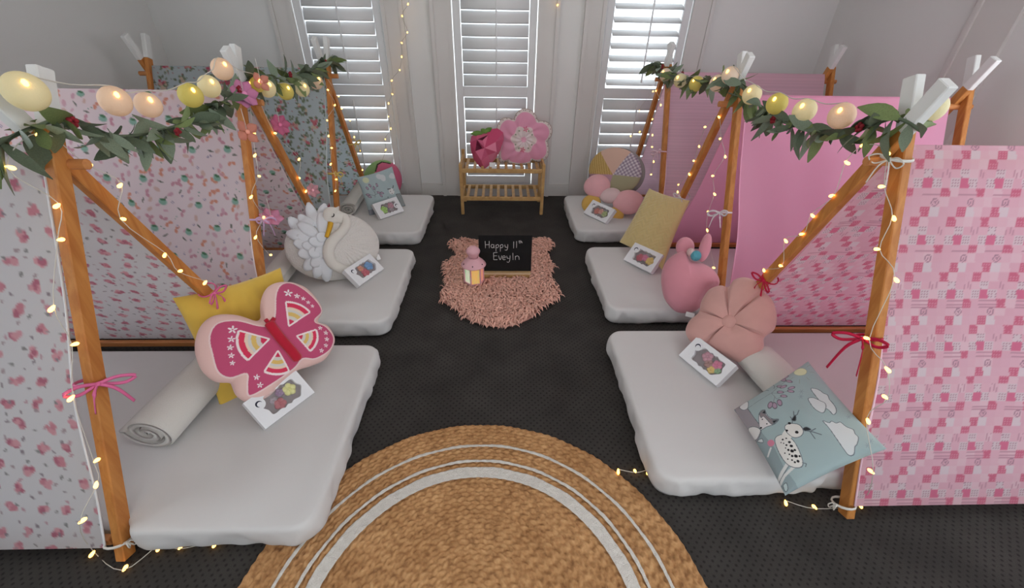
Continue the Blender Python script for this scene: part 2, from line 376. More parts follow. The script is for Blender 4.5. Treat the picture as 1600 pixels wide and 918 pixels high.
def stamp(C, a, b, ca, cb, r, fn):
    """apply fn(A, B, sub-canvas) to the window of canvas C around (ca, cb)"""
    i0, i1 = np.searchsorted(a, (ca - r, ca + r)); j0, j1 = np.searchsorted(b, (cb - r, cb + r))
    if i1 <= i0 or j1 <= j0: return
    A, B = np.meshgrid(a[i0:i1] - ca, b[j0:j1] - cb, indexing='ij'); fn(A, B, C[i0:i1, j0:j1])
def disc(C, a, b, ca, cb, r, col, asp=1, rot=0):
    def fn(A, B, S):
        x = A * math.cos(rot) + B * math.sin(rot); y = -A * math.sin(rot) + B * math.cos(rot)
        k = np.clip((1 - np.sqrt((x / r) ** 2 + (y / (r * asp)) ** 2)) * 4, 0, 1)[..., None]; S[:] = S * (1 - k) + np.asarray(col) * k
    stamp(C, a, b, ca, cb, r * max(1, asp), fn)
def jgrid(wa, wb, step, jit, rg):
    return [(i * step + (step / 2 if j % 2 else 0) + rg.uniform(-jit, jit), j * step * .8 + rg.uniform(-jit, jit)) for i in range(int(wa / step) + 2) for j in range(int(wb / step / .8) + 2)]
def pat_rose(a, b):
    rg = random.Random(3); C = motif_canvas(a, b, (.875, .875, .882))
    for ca, cb in jgrid(a[-1], b[-1], .088, .014, rg):
        for k in range(7): t = rg.uniform(0, 6.3); q = rg.uniform(0, .016); disc(C, a, b, ca + q * math.cos(t), cb + q * math.sin(t), rg.uniform(.008, .013), rg.choice([(.84, .58, .63), (.88, .66, .70), (.76, .48, .55)]))
    for ca, cb in jgrid(a[-1], b[-1], .052, .016, rg): disc(C, a, b, ca, cb, rg.uniform(.006, .010), rg.choice([(.62, .58, .61), (.72, .66, .68), (.60, .60, .60), (.8, .66, .7)]), .6, rg.uniform(0, 3))
    return C
def pat_bfly(a, b):
    rg = random.Random(5); C = motif_canvas(a, b, (.925, .865, .88))
    for ca, cb in jgrid(a[-1], b[-1], .052, .018, rg):
        k = rg.random(); t = rg.uniform(0, 3)
        if k < .34:
            col = rg.choice([(.88, .62, .54), (.86, .66, .69), (.83, .62, .68)])
            for s in (-1, 1): disc(C, a, b, ca + s * .010 * math.cos(t), cb + s * .010 * math.sin(t), .013, col, .7, t + s * .7)
        elif k < .62: disc(C, a, b, ca, cb, rg.uniform(.012, .019), rg.choice([(.87, .72, .77), (.85, .69, .75), (.87, .75, .72)]), .6, t)
        elif k < .72: disc(C, a, b, ca, cb, .014, (.45, .62, .55), .3, t); disc(C, a, b, ca, cb, .007, (.925, .865, .88))
        elif k < .82: disc(C, a, b, ca, cb, .016, (.48, .48, .45), .28, t)
        else: disc(C, a, b, ca, cb, .007, (.62, .58, .68)); disc(C, a, b, ca, cb, .004, (.925, .865, .88))
    for ca, cb in jgrid(a[-1], b[-1], .17, .02, rg): disc(C, a, b, ca, cb, .021, (.58, .74, .68), .8, .3); disc(C, a, b, ca, cb + .012, .016, (.35, .52, .40), .45, .3)
    return C
def pat_bouquet(a, b):
    rg = random.Random(9); C = motif_canvas(a, b, (.79, .835, .85))
    for ca, cb in jgrid(a[-1], b[-1], .155, .02, rg):
        for k in range(26):
            t = rg.uniform(0, 6.3); q = .052 * math.sqrt(rg.random())
            disc(C, a, b, ca + q * math.cos(t), cb + 1.2 * q * math.sin(t), rg.uniform(.010, .019) if q < .032 else .011, rg.choice([(.84, .50, .54), (.87, .66, .64), (.78, .36, .44), (.86, .78, .70), (.50, .56, .45)] if q < .032 else [(.50, .56, .46), (.56, .60, .52), (.46, .5, .42)]), .75, t)
    for ca, cb in jgrid(a[-1], b[-1], .06, .02, rg): disc(C, a, b, ca, cb, .007, rg.choice([(.5, .52, .48), (.72, .48, .5)]), .6, rg.uniform(0, 3))
    return C
def pat_patch(a, b):
    A, B = np.meshgrid(a, b, indexing='ij'); cs = .030; i = np.floor((A + .012 * (B / .18)) / cs).astype(int); A = A + .012 * (B / .18); j = np.floor(B / cs).astype(int); fa = A / cs - i; fb = B / cs - j
    col = i % 4; row = j % 6; C = np.empty(A.shape + (3,)); base = np.array([(.94, .78, .83), (.93, .76, .815), (.945, .80, .845), (.935, .77, .825), (.95, .83, .865)])
    C[:] = base[(i * 7 + j * 3) % 5]
    dots = (np.hypot((fa * 3) % 1 - .5, (fb * 3) % 1 - .5) < .25)
    def put(m_, c_): C[m_] = c_
    fl = lambda m_: (put(m_, (.87, .50, .60)), put(m_ & dots, (.92, .66, .74)))
    fl((row == 0) & (col == 3)); fl((row == 3) & (col == 0)); fl((row == 4) & (col == 1)); fl((row == 3) & (col == 0))
    put((row == 1) & (col == 1), (.90, .52, .64))
    put((row == 4) & (col == 2), (.93, .88, .90))
    dm = ((row == 1) & ((col == 0) | (col == 2))) | ((row == 2) & (col == 1)); put(dm, (.92, .86, .88)); put(dm & dots, (.76, .58, .65))
    st = (row == 0) & ((col == 1) | (col == 2)) & (((fb * 4) % 1) < .3); put(st, (.82, .63, .70))
    st = (row == 2) & (col == 3) & (((fa * 4) % 1) < .3); put(st, (.84, .65, .72))
    rr = np.hypot(fa - .5, fb - .5); put((row == 5) & (col == 2) & (rr < .42) & (rr > .27), (.74, .58, .65)); put((row == 5) & (col == 2) & (rr < .12), (.74, .58, .65))
    return C
def pat_plain(a, b): return motif_canvas(a, b, (.975, .725, .84))
def pat_weave(a, b):
    C = motif_canvas(a, b, (.945, .81, .865)); k = (np.floor(b / .012).astype(int) % 2)[None, :, None]; C[:] = C * (1 - .035 * k); return C
M_cover = mat('printed_cotton', None, .92, attr=True, transl=.52, bump=.12, bscale=500)
COVERS = {}
def bow(parent, c, axis, side, m, size=.07, name='ribbon', tails=.09, r=.03, fl=3.3, tr=.0016):
    """a ribbon tied round a leg: band, two loops and two tails"""
    c = np.asarray(c, float); ax = nrm(axis); s = nrm(np.asarray(side, float) - ax * np.dot(side, ax)); t = np.cross(ax, s); mb = MB()
    mb.tube([c + r * 1.18 * (math.cos(q) * s + math.sin(q) * t) for q in np.linspace(0, 2 * PI, 15)], .0028, 6, (ax, 1.8), cap=False)
    k = c + s * (r * 1.18 + .006); mb.ball(k, .007, 8, 6); dn = np.array([0, 0, -1.0])
    for sg in (-1, 1):
        L_ = [k, k + t * sg * size * .5 + s * .012 - dn * .012, k + t * sg * size * .95 + s * .018, k + t * sg * size * .6 + s * .008 + dn * .018, k]
        mb.tube(crom(L_, 6), tr, 6, (ax, fl))
        T_ = [k, k + t * sg * size * .3 + s * .012 + dn * tails * .3, k + t * sg * size * .55 + s * .004 + dn * tails]
        mb.tube(crom(T_, 5), tr, 6, (ax, fl))
    return mb.build(name, m, parent, True)
def tent(sd, y0, ya, y1, label, pat, res, farfront, edge=.02, wav=.006):
    t = thing('play_tent', label, 'tent', (sd * XF, ya, 0), 'A-frame play tents along both sides')
    d0 = nrm(np.array([0, ya - y0, ZR - .0])); d1 = nrm(np.array([0, ya - y1, ZR - .0]))
    for fx, in_ in ((XF, 1), (XB, -1)):
        for which, (yf, dd) in enumerate(((y0, d0), (y1, d1))):
            aisle = (which == 1) == farfront
            x = sd * (fx - (.016 if aisle else -.016)); p0 = np.array([x, yf, 0.0]); Ltot = ZR / dd[2]
            pm = p0 + dd * (Ltot + .035); pt = p0 + dd * (Ltot + .19)
            lg = MB().bar(p0 + dd * .004, pm, .045, .03, (0, 1, 0)).build('leg', M_pine, t)
            MB().bar(pm, pt, .048, .031, (0, 1, 0)).build('painted_tip', M_tip, lg)
    MB().tube([(sd * (XF - .075), ya, ZR - .062), (sd * (XB + .075), ya, ZR - .062)], .015, 12).build('ridge_pole', M_rail, t)
    for yf, sg in ((y0, 1), (y1, -1)): MB().box(*sorted((sd * (XF + .02), sd * (XB - .02))), yf + sg * .03 - .012, yf + sg * .03 + .012, .045, .075, .003).build('base_rail', M_rail, t)
    # cover: one sheet over the ridge pole, down both slopes
    zb = .065; hl = [math.hypot(ya - y0, ZR - zb), math.hypot(ya - y1, ZR - zb)]; Lb = hl[0] + hl[1]
    a = np.arange(0, XB - XF - 2 * edge, res); b = np.arange(0, Lb + res, res); C = pat(a, b)[:, ::1]
    bb = b.copy(); near = bb < hl[0]; s0 = bb / hl[0]; s1 = (bb - hl[0]) / hl[1]
    yy = np.where(near, y0 + (ya - y0) * s0, ya + (y1 - ya) * s1); zz = np.where(near, zb + (ZR - zb) * s0, ZR - (ZR - zb) * s1)
    dr = np.abs(bb - hl[0]); zz = zz - .010 * np.exp(-(dr / .03) ** 2) + .002; ny = np.where(near, -(ZR - zb) / hl[0], (ZR - zb) / hl[1]); nz = .42
    A, B = np.meshgrid(a, b, indexing='ij'); amp = np.sin(np.clip(dr / 1.1, 0, 1) * PI)[None, :]
    dis = amp * wav * (np.sin(A * 9 + 2 * np.sin(B * 2.3)) + .6 * np.sin(A * 23 + B * 3) + .7 * np.sin(B * 6 + A * 2) - .8)
    ex = np.zeros_like(b)[None, :] + edge * 0 + .02 * amp * np.exp(-((dr[None, :] - .8) / .25) ** 2)
    frac = 1 - A / A.max()
    X = sd * (XF + edge + A + ex * frac); Y = yy[None, :] + ny[None, :] * dis - .0 + 0 * A; Z = zz[None, :] + nz * dis
    o = npobj('cover', np.stack([X, Y, Z], -1).reshape(-1, 3), gridf(a.size, b.size), M_cover, t, C.reshape(-1, 3))
    # hem band along the front edge of each slope
    for i0, i1 in ((0, int(np.sum(near)) - 4), (int(np.sum(near)) + 4, b.size)):
        pts = [(X[0, j] - sd * .002, Y[0, j], Z[0, j]) for j in np.linspace(i0, i1 - 1, 26).astype(int)]
        MB().tube(pts, .0035, 6).build('hem', mat('hem_' + pat.__name__, tuple(np.median(C.reshape(-1, 3), 0)), .9), o, True)
    return t, lambda w_, z: np.array([sd * XF, (y0 + (ya - y0) * z / ZR) if w_ == 0 else (y1 + (ya - y1) * z / ZR), z]), (d0, d1)
TL, TR = [], []
TL.append(tent(-1, .69, 1.215, 1.74, 'A-frame tent with white rose-print cover, nearest on the left', pat_rose, .0055, False))
TL.append(tent(-1, 1.77, 2.26, 2.79, 'A-frame tent with pale pink butterfly-print cover, in the middle of the left row', pat_bfly, .0055, True))
TL.append(tent(-1, 2.87, 3.4, 3.9, 'A-frame tent with pale blue rose-bouquet cover, against the shutters on the left', pat_bouquet, .008, False))
TR.append(tent(1, .79, 1.32, 1.84, 'A-frame tent with pink patchwork-print cover, nearest on the right', pat_patch, .0045, True))
TR.append(tent(1, 1.88, 2.4, 2.9, 'A-frame tent with plain bright pink cover, in the middle of the right row', pat_plain, .02, True, edge=.06))
TR.append(tent(1, 2.96, 3.5, 3.96, 'A-frame tent with pale pink woven cover, against the shutters on the right', pat_weave, .01, True))
def rib(nm, col): return mat('ribbon_' + nm, col, .45)
def tie(T, w_, z, sd, m, **k):
    p = T[1](w_, z); bow(T[0], p, T[2][w_], (-sd, -.45, 0), m, **k)
tie(TL[0], 0, .56, -1, rib('pink', (.86, .42, .60)), size=.09, tails=.10)
tie(TL[0], 1, .52, -1, rib('pink', (.86, .42, .60)), size=.05)
tie(TL[1], 0, .62, -1, rib('lilac', (.80, .66, .80)), size=.06)
tie(TL[2], 0, .52, -1, rib('yellow', (.86, .76, .42)), size=.045)
tie(TL[2], 1, .62, -1, rib('yellow', (.86, .76, .42)), size=.045)
tie(TR[0], 0, .62, 1, rib('red', (.75, .08, .25)), size=.085, tails=.15)
tie(TR[0], 1, .52, 1, rib('red', (.75, .08, .25)), size=.06, tails=.12)
tie(TR[1], 0, .62, 1, rib('white', (.88, .84, .86)), size=.07)
tie(TR[1], 1, .52, 1, rib('white', (.88, .84, .86)), size=.05)
tie(TR[2], 0, .66, 1, rib('blush', (.9, .76, .8)), size=.06)

# ---------------------------------------------------------------- mattresses
def wrinkle(X, Y, Z, seed, top):
    rg = np.random.default_rng(seed); w_ = np.zeros_like(X)
    for k in range(9):
        t = rg.uniform(0, PI); f = rg.uniform(6, 26); ph = rg.uniform(0, 6.3); s = np.sin(f * (X * math.cos(t) + Y * math.sin(t)) + ph + 1.5 * np.sin(3 * X + 2 * Y + ph))
        w_ += np.sign(s) * np.abs(s) ** 1.6 / (1 + f * .10)
    return w_
M_sheet = mat('white_sheet', (.815, .805, .80), .85, bump=.05, bscale=300)
def mattress(label, x0, x1, y0, y1, h, seed, nar=.05):
    t = thing('floor_mattress', label, 'mattress', ((x0 + x1) / 2, (y0 + y1) / 2, 0), 'white floor mattresses in the tents')
    cx, cy, hx, hy, r = (x0 + x1) / 2, (y0 + y1) / 2, abs(x1 - x0) / 2, (y1 - y0) / 2, .075
    M_ = 520; per = []; 
    tt = np.linspace(0, 1, M_, endpoint=False); L4 = [2 * (hx - r), PI / 2 * r, 2 * (hy - r), PI / 2 * r] * 2; cum = np.concatenate([[0], np.cumsum(L4)]); 
    for q in tt * cum[-1]:
        k = int(np.searchsorted(cum, q, 'right') - 1); d = q - cum[k]; a = d / r
        if k == 0: p = (-hx + r + d, -hy); n_ = (0, -1)
        elif k == 1: p = (hx - r + r * math.sin(a), -hy + r - r * math.cos(a)); n_ = (math.sin(a), -math.cos(a))
        elif k == 2: p = (hx, -hy + r + d); n_ = (1, 0)
        elif k == 3: p = (hx - r + r * math.cos(a), hy - r + r * math.sin(a)); n_ = (math.cos(a), math.sin(a))
        elif k == 4: p = (hx - r - d, hy); n_ = (0, 1)
        elif k == 5: p = (-hx + r - r * math.sin(a), hy - r + r * math.cos(a)); n_ = (-math.sin(a), math.cos(a))
        elif k == 6: p = (-hx, hy - r - d); n_ = (-1, 0)
        else: p = (-hx + r - r * math.cos(a), -hy + r - r * math.sin(a)); n_ = (-math.cos(a), -math.sin(a))
        per.append((*p, *n_, q))
    per = np.array(per); rows = [(-.022, .006), (-.008, .009), (-.001, .025), (.002, .045), (.003, .065), (.002, .085), (0, h - .016), (-.004, h - .007), (-.010, h - .002), (-.02, h)]
    V = []; rg = np.random.default_rng(seed); ph = rg.uniform(0, 6.3, 6)
    for i, (off, z) in enumerate(rows):
        w_ = np.zeros(M_); k = max(0, 1 - abs(z - .045) / .06)
        for j in range(6): fr = (9, 17, 31, 44, 63, 80)[j]; w_ += np.sin(fr * per[:, 4] + ph[j] + z * (8 + 10 * j) * (-1) ** j) * (.9, .7, .7, .5, .4, .25)[j]
        w_ *= .0062 * k; w_ += (.0035 * np.abs(np.sin(41 * per[:, 4] + 2 * np.sin(5 * per[:, 4]) + ph[1] + 14 * z)) ** 3 * np.clip(1.2 * np.sin(3.1 * per[:, 4] + ph[3]), 0, 1) if z < h - .01 else 0); zz = z + (.004 * np.sin(7 * per[:, 4] + ph[0]) + .003 * np.sin(19 * per[:, 4] + ph[2]) + .003 if i < 2 else 0)
        V.append(np.stack([per[:, 0] + per[:, 2] * (off + w_), per[:, 1] + per[:, 3] * (off + w_), np.full(M_, z) + (zz - z if i < 2 else 0)], 1))
    last = V[-1].copy()
    for s in np.linspace(1, 0, 34)[1:] ** .9:
        q = last.copy(); q[:, :2] *= max(s, .002); e = min(1, (1 - s) * 6)
        q[:, 2] = h + e * (.0034 * wrinkle(q[:, 0] + seed, q[:, 1], 0, seed, 1) + .004 * (1 - s)); V.append(q)
    V = np.stack(V, 1); ks = np.clip((np.abs(V[..., 0] + cx) - 1.185) / .035, 0, 1); ks = ks * ks * (3 - 2 * ks); V[..., 1] *= 1 - nar * ks
    V = V + np.array([cx, cy, 0]); npobj('fitted_sheet', V.reshape(-1, 3), gridf(M_, V.shape[1], True), M_sheet, t)
    MB().box(cx - hx + .05, cx + hx - .05, cy - hy + .08, cy + hy - .08, .004, .02).build('base', mat('mattress_base', (.6, .58, .56), .9), t)
MZ = .115
mattress('white floor mattress holding the butterfly cushion, nearest on the left', -2.42, -.61, .71, 1.635, MZ, 1, .085)
mattress('white floor mattress holding the swan cushion, middle of the left row', -2.42, -.615, 1.815, 2.69, MZ, 2)
mattress('white floor mattress under the blue woodland pillow by the left shutters', -2.42, -.62, 2.95, 3.79, MZ, 3)
mattress('white floor mattress holding the pink velvet flower cushion, nearest on the right', .575, 2.42, .865, 1.745, MZ, 4)
mattress('white floor mattress holding the gold embossed pillow, middle of the right row', .625, 2.42, 1.93, 2.73, MZ, 5)
mattress('white floor mattress under the patchwork cushion by the right shutters', .60, 2.42, 3.0, 3.80, MZ, 6)
# ---------------------------------------------------------------- soft things
M_print = mat('printed_fabric', None, .9, attr=True, sheen=.15, bump=.06, bscale=250)
M_plush = lambda nm, c: mat('plush_' + nm, c, .95, sheen=.35, bump=.12, bscale=350, var=.04, vscale=12)
def star5(U, V, c, r, col, C, rot=0):
    a = np.arctan2(V - c[1], U - c[0]) + rot; d = np.hypot(U - c[0], V - c[1]); C[(d < r * (.62 + .38 * np.cos(5 * a))) & (d > r * .16)] = col
def cush(name, label, cat, pl, group=None):
    return thing(name, label, cat, tuple(pl.O), group)
def px(ox, oy, s): return lambda pl, pts: pl.uvs(pts, ox, oy, s)

# --- near left: yellow pillow, butterfly cushion, rolled towel
pY = Plane((340, 618), (500, 535), MZ, 57, .05); t = cush('yellow_pillow', 'mustard yellow square pillow behind the pink butterfly cushion', 'pillow', pY, 'cushions on the mattresses')
pillow('cover', px(260, 400, 3.059)(pY, [(30, 200), (545, 55), (730, 560), (262, 735)]), pY, .055, mat('yellow_velvet', (.85, .70, .29), .8, sheen=.4, bump=.1, bscale=30, var=.06, vscale=9), t, n=70, wr=.16)
pB = Plane((372, 668), (540, 562), MZ, 47, .05); K = px(260, 400, 3.059); k_ = lambda p: K(pB, p)
OUT = crom(k_([(585, 125), (660, 150), (720, 210), (745, 265), (722, 315), (770, 335), (802, 388), (795, 435), (755, 495), (690, 525), (622, 548), (560, 600), (480, 680), (395, 700), (335, 668), (312, 620), (300, 605), (228, 598), (165, 540), (135, 450), (148, 365), (185, 310), (245, 282), (335, 285), (425, 312), (452, 285), (448, 230), (470, 165), (515, 132)]), 6, True)
MAG = crom(k_([(330, 322), (425, 345), (480, 345), (508, 300), (515, 200), (545, 145), (605, 140), (695, 205), (737, 268), (700, 318), (755, 345), (793, 395), (775, 452), (705, 497), (640, 500), (600, 545), (470, 635), (392, 672), (380, 625), (376, 572), (300, 588), (243, 560), (216, 480), (203, 400), (238, 335)]), 5, True)
SEC = [((482, 410), (352, 374), (374, 517)), ((573, 350), (560, 232), (672, 283)), ((610, 395), (706, 362), (672, 462)), ((522, 464), (450, 575), (572, 545))]
STARS = [(310, 366, 24), (305, 411, 19), (299, 450, 17), (304, 487, 16), (309, 522, 14), (573, 191, 22), (614, 205, 15), (645, 216, 12), (668, 233, 11), (688, 250, 10), (724, 354, 12), (752, 376, 12), (756, 406, 12), (752, 435, 11), (731, 460, 12), (423, 588, 16), (440, 624, 16)]
def bf_col(U, V):
    C = np.tile((.885, .735, .705), (U.size, 1)); mag = inpoly(U, V, MAG); C[mag] = (.75, .31, .45); C[dline(U, V, MAG, True) < .003] = (.91, .80, .79)
    for ap, p1, p2 in SEC:
        A, B, D = k_([ap, p1, p2]); R_ = (np.linalg.norm(B - A) + np.linalg.norm(D - A)) / 2; d = np.hypot(U - A[0], V - A[1]) / R_
        a1 = math.atan2(*(B - A)[::-1]); a2 = math.atan2(*(D - A)[::-1]); m0 = math.atan2(math.sin(a1) + math.sin(a2), math.cos(a1) + math.cos(a2)); hw = abs((a1 - m0 + PI) % (2 * PI) - PI)
        da = np.abs((np.arctan2(V - A[1], U - A[0]) - m0 + PI) % (2 * PI) - PI); ins = (da < hw) & (d < 1)
        bands = [(.28, (.80, .20, .34)), (.42, (.82, .79, .76)), (.58, (.86, .72, .42)), (.68, (.82, .80, .78)), (.78, (.90, .80, .72)), (1.0, (.84, .22, .35))]; lo = 0
        for hi, c in bands: C[ins & (d >= lo) & (d < hi)] = c; lo = hi
        edge = ((np.abs(da - hw) * d * R_ < .0035) & (d < 1)) | ((np.abs(d - 1) * R_ < .0045) & (da < hw)); C[edge] = (.93, .86, .86)
    for x, y, r in STARS:
        c = k_([(x, y)])[0]; r3 = np.linalg.norm(k_([(x + r, y)])[0] - c); star5(U, V, c, r3, (.93, .89, .90), C, .3)
    return C
t = cush('butterfly_cushion', 'magenta and blush butterfly-shaped cushion with rainbow sectors on its wings', 'cushion', pB, 'cushions on the mattresses')
_, hB = inflate('body', OUT, pB, .055, M_print, t, bf_col, segs=620, rings=150, cen=k_([(480, 415)])[0], smooth_px=4, pw=.42, ex=3.2)
bp = [k_([p])[0] for p in ((478, 332), (500, 365), (540, 415), (585, 465), (622, 507))]
MB().tube([pB.p3(u, v, hB(u, v) + .004) for u, v in crom(bp, 4)], [.013] + [.021] * 15 + [.013], 10, (pB.n, .7)).build('thorax', mat('red_plush', (.72, .10, .20), .9, sheen=.3), t, True)
for a, b in (((478, 335), (463, 318)), ((492, 330), (505, 312))):
    q = k_([a, b]); MB().tube([pB.p3(*q[0], hB(*q[0])), pB.p3(*q[1], hB(*q[1]) + .004)], .009, 8).build('antenna', MATS['red_plush'], t, True)

M_towel = mat('towelling', (.83, .815, .79), .98, bump=.35, bscale=420, sheen=.3)
def towel(label, pa, pb, ra, n_turn=2.6, zb=MZ):
    """rolled blanket; axis given by two photograph points on the mattress, the first end showing the spiral"""
    A, B = on_z(*pa, zb), on_z(*pb, zb); t = thing('rolled_towel', label, 'towel', tuple(A), 'rolled white towels'); ax = nrm(B - A); sd = np.cross(ax, (0, 0, 1))
    cA, cB = A + np.array([0, 0, ra * .80]), B + np.array([0, 0, ra * .80]); N = 150; th = np.linspace(0, n_turn * 2 * PI, N); rr = ra * (.16 + .84 * th / th[-1]); thk = ra * .84 / n_turn * .80
    rows = []
    for s in (0, .006, .05, .2, .4, .6, .8, .95, .994, 1):
        c = cA + (cB - cA) * s; ro = rr - (thk * .16 if s in (0, 1) else 0); ri = rr - thk + (thk * .16 if s in (0, 1) else 0)
        ro = ro * (1 + .015 * np.sin(4 * th + 9 * s)); 
        for q in (ro, ri[::-1]):
            tt = th if q is ro else th[::-1]; rows.append(np.stack([c + q_ * 1.1 * math.cos(-a + 4.4) * sd + q_ * .82 * math.sin(-a + 4.4) * np.array([0, 0, 1.0]) for q_, a in zip(q, tt)]))
    rings_ = [np.concatenate([rows[2 * i], rows[2 * i + 1]]) for i in range(len(rows) // 2)]; V = np.stack(rings_, 1); nr = V.shape[1]
    Fq = [gridf(2 * N, nr, True)]
    for e in (0, nr - 1):
        i = np.arange(N - 1); q = np.stack([i * nr + e, (i + 1) * nr + e, (2 * N - 2 - i) * nr + e, (2 * N - 1 - i) * nr + e], 1); Fq.append(q if e == 0 else q[:, ::-1])
    npobj('roll', V.reshape(-1, 3), np.concatenate(Fq), M_towel, t)
    pe = crom([cA + ax * .0 + sd * ra * 1.0 - np.array([0, 0, ra * .65]), cA + ax * .02 + sd * ra * 1.25 - np.array([0, 0, ra * .72])], 3)
    return t
towel('rolled white towel with a spiral end on the butterfly mattress', (246, 700), (388, 545), .106, 2.2)
towel('rolled white towel tucked behind the swan cushion', (425, 465), (462, 415), .085)
towel('rolled white towel beside the blue rabbit-print pillow', (546, 338), (572, 298), .075)
towel('rolled white towel behind the pink velvet flower cushion', (1240, 650), (1170, 575), .09)

# --- swan cushion
pS = Plane((478, 446), (596, 405), MZ, 55, .06); K = px(430, 310, 6.122); k_ = lambda p: K(pS, p)
t = cush('swan_cushion', 'round white fluffy cushion with a felt-winged swan and gold beak', 'cushion', pS, 'cushions on the mattresses')
OUT = k_([(540 + 455 * math.cos(a), 455 + (330 if math.sin(a) > 0 else 325) * math.sin(a)) for a in np.linspace(0, 2 * PI, 40, endpoint=False)])
cS = k_([(560, 455)])[0]
def sw_h(U, V, T, A): return 1 + .05 * np.sin(38 * A) * np.clip(T * 1.6 - .3, 0, 1) * (U > cS[0] + .02)
_, hS = inflate('body', OUT, pS, .075, mat('swan_fleece', (.85, .83, .81), .97, bump=.5, bscale=130, sheen=.3), t, None, segs=300, rings=40, cen=cS, pw=.5, hf=sw_h)
PET = [((470, 55), (425, 280)), ((310, 45), (400, 300)), ((225, 160), (335, 300)), ((128, 185), (262, 335)), ((205, 245), (375, 390)), ((102, 330), (275, 405)), ((192, 375), (365, 440)), ((162, 440), (320, 475)), ((238, 465), (400, 500)), ((203, 555), (330, 535)), ((296, 430), (445, 452)), ((298, 555), (400, 530)), ((352, 520), (462, 545)), ((272, 695), (375, 585)), ((328, 665), (430, 580)), ((378, 765), (425, 590)), ((492, 800), (435, 590)), ((370, 380), (460, 420)), ((430, 130), (440, 380))]
M_felt = mat('white_felt', (.86, .87, .89), .95, bump=.08, bscale=500)
for i, (tip, ba) in enumerate(PET):
    a, b = k_([tip, ba]); d = b - a; L_ = np.linalg.norm(d); d /= L_; n2 = np.array([-d[1], d[0]]); mb = MB(); P = []; w_ = min(.036, .016 + L_ * .32)
    lvl = .004 + .0012 * (i % 6)
    for s in np.linspace(0, 1, 9):
        ww = w_ * (math.sin(PI * min(1, (s * .86 + .03))) ** .62); c = a + d * L_ * s
        for q in (-1, -.5, 0, .5, 1):
            u, v = c + n2 * ww * q; P.append(pS.p3(u, v, float(hS(u, v)) + lvl + .012 * (1 - s) + .0012 * (1 - q * q)))
    fs = [(r * 5 + c_, r * 5 + c_ + 1, r * 5 + c_ + 6, r * 5 + c_ + 5) for r in range(8) for c_ in range(4)]; n = len(P)
    P2 = [p - pS.n * .003 for p in P]; rim = [0, 1, 2, 3, 4] + [5 * r + 4 for r in range(1, 9)] + [43, 42, 41, 40] + [5 * r for r in range(7, 0, -1)]
    fs += [tuple(j + n for j in f[::-1]) for f in fs] + [(rim[j], rim[j] + n, rim[(j + 1) % len(rim)] + n, rim[(j + 1) % len(rim)]) for j in range(len(rim))]
    mb.add(P + P2, fs).build('petal', M_felt, t, True)
nk = crom(k_([(575, 170), (640, 215), (655, 280), (610, 350), (545, 410), (500, 470), (482, 550), (520, 640), (610, 690), (700, 715)]), 6); rad = np.interp(np.linspace(0, 1, len(nk)), [0, .25, .6, 1], [.026, .027, .034, .030])
M_neck = mat('swan_velour', (.86, .84, .81), .92, sheen=.3)
MB().tube([pS.p3(u, v, float(hS(u, v)) + .014) for u, v in nk], list(rad), 14, (pS.n, .75)).build('neck', M_neck, t, True)
hd = crom(k_([(455, 130), (505, 105), (560, 112), (592, 98), (600, 150), (672, 180), (650, 260), (560, 265), (500, 270), (455, 245), (440, 185)]), 5, True)
hc = k_([(545, 190)])[0]; plH = Plane((478, 446), (596, 405), MZ, 55, .06 + float(hS(*hc)) + .012)
inflate('head', hd, plH, .028, M_neck, t, None, segs=120, rings=12, cen=hc, smooth_px=1)
ey = k_([(528, 172), (535, 195), (525, 212), (510, 214)]); MB().tube([pS.p3(u, v, float(hS(u, v)) + .0405) for u, v in crom(ey, 4)], .003, 6).build('eyelash', mat('black_thread', (.08, .07, .07), .7), t, True)
bk = crom(k_([(505, 265), (495, 310), (480, 355), (463, 405)]), 5); MB().tube([pS.p3(u, v, float(hS(u, v)) + .018) for u, v in bk], list(np.linspace(.017, .012, len(bk))), 10, (pS.n, .7)).build('beak', mat('gold_sequin', (.88, .68, .22), .35, metal=.6, bump=.5, bscale=300), t, True)
cq = k_([(985, 560)])[0]; MB().obox(pS.p3(cq[0], cq[1], .0), pS.e * .012, pS.f * .018, pS.n * .001).build('care_tag', mat('tag_white', (.9, .9, .9), .7), t)

# --- far left: watermelon cushion and rabbit-print pillow
pW = Plane((565, 300), (630, 288), MZ, 66, .06); K = px(530, 230, 7.65)
t = cush('watermelon_cushion', 'round pink and green fruit cushion peeking over the blue pillow by the left shutters', 'cushion', pW, 'cushions on the mattresses')
OUT = K(pW, [(515 + 235 * math.cos(a), 400 + 250 * math.sin(a)) for a in np.linspace(0, 2 * PI, 30, endpoint=False)]); gp = crom(K(pW, [(255, 120), (600, 120), (600, 205), (500, 180), (440, 215), (415, 300), (350, 420), (230, 420)]), 5, True); gd = K(pW, [(600, 200), (500, 182), (445, 215), (420, 295)])
def wm_col(U, V):
    C = np.tile((.80, .40, .52), (U.size, 1)); C[inpoly(U, V, gp)] = (.50, .62, .40); C[dline(U, V, gd) < .006] = (.18, .20, .12); return C
inflate('body', OUT, pW, .06, M_print, t, wm_col, segs=200, rings=50)
pR = Plane((562, 337), (640, 317), MZ, 62, .035); k_ = lambda p: K(pR, p)
GR = (.50, .52, .53)
def sprig(C, U, V, K_, stem, leaves, r, w_=.0022):
    for s in stem: C[dline(U, V, K_(s)) < w_] = GR
    for x, y, a in leaves:
        c = K_([(x, y)])[0]; e = K_([(x + r * math.cos(a), y + r * math.sin(a))])[0] - c; L_ = np.linalg.norm(e); e /= L_; p = (U - c[0]) * e[0] + (V - c[1]) * e[1]; q = -(U - c[0]) * e[1] + (V - c[1]) * e[0]
        d = (p / L_) ** 2 + (q / (L_ * .55)) ** 2; C[d < 1.25] = (.42, .40, .43); C[d < .62] = (.66, .56, .63)
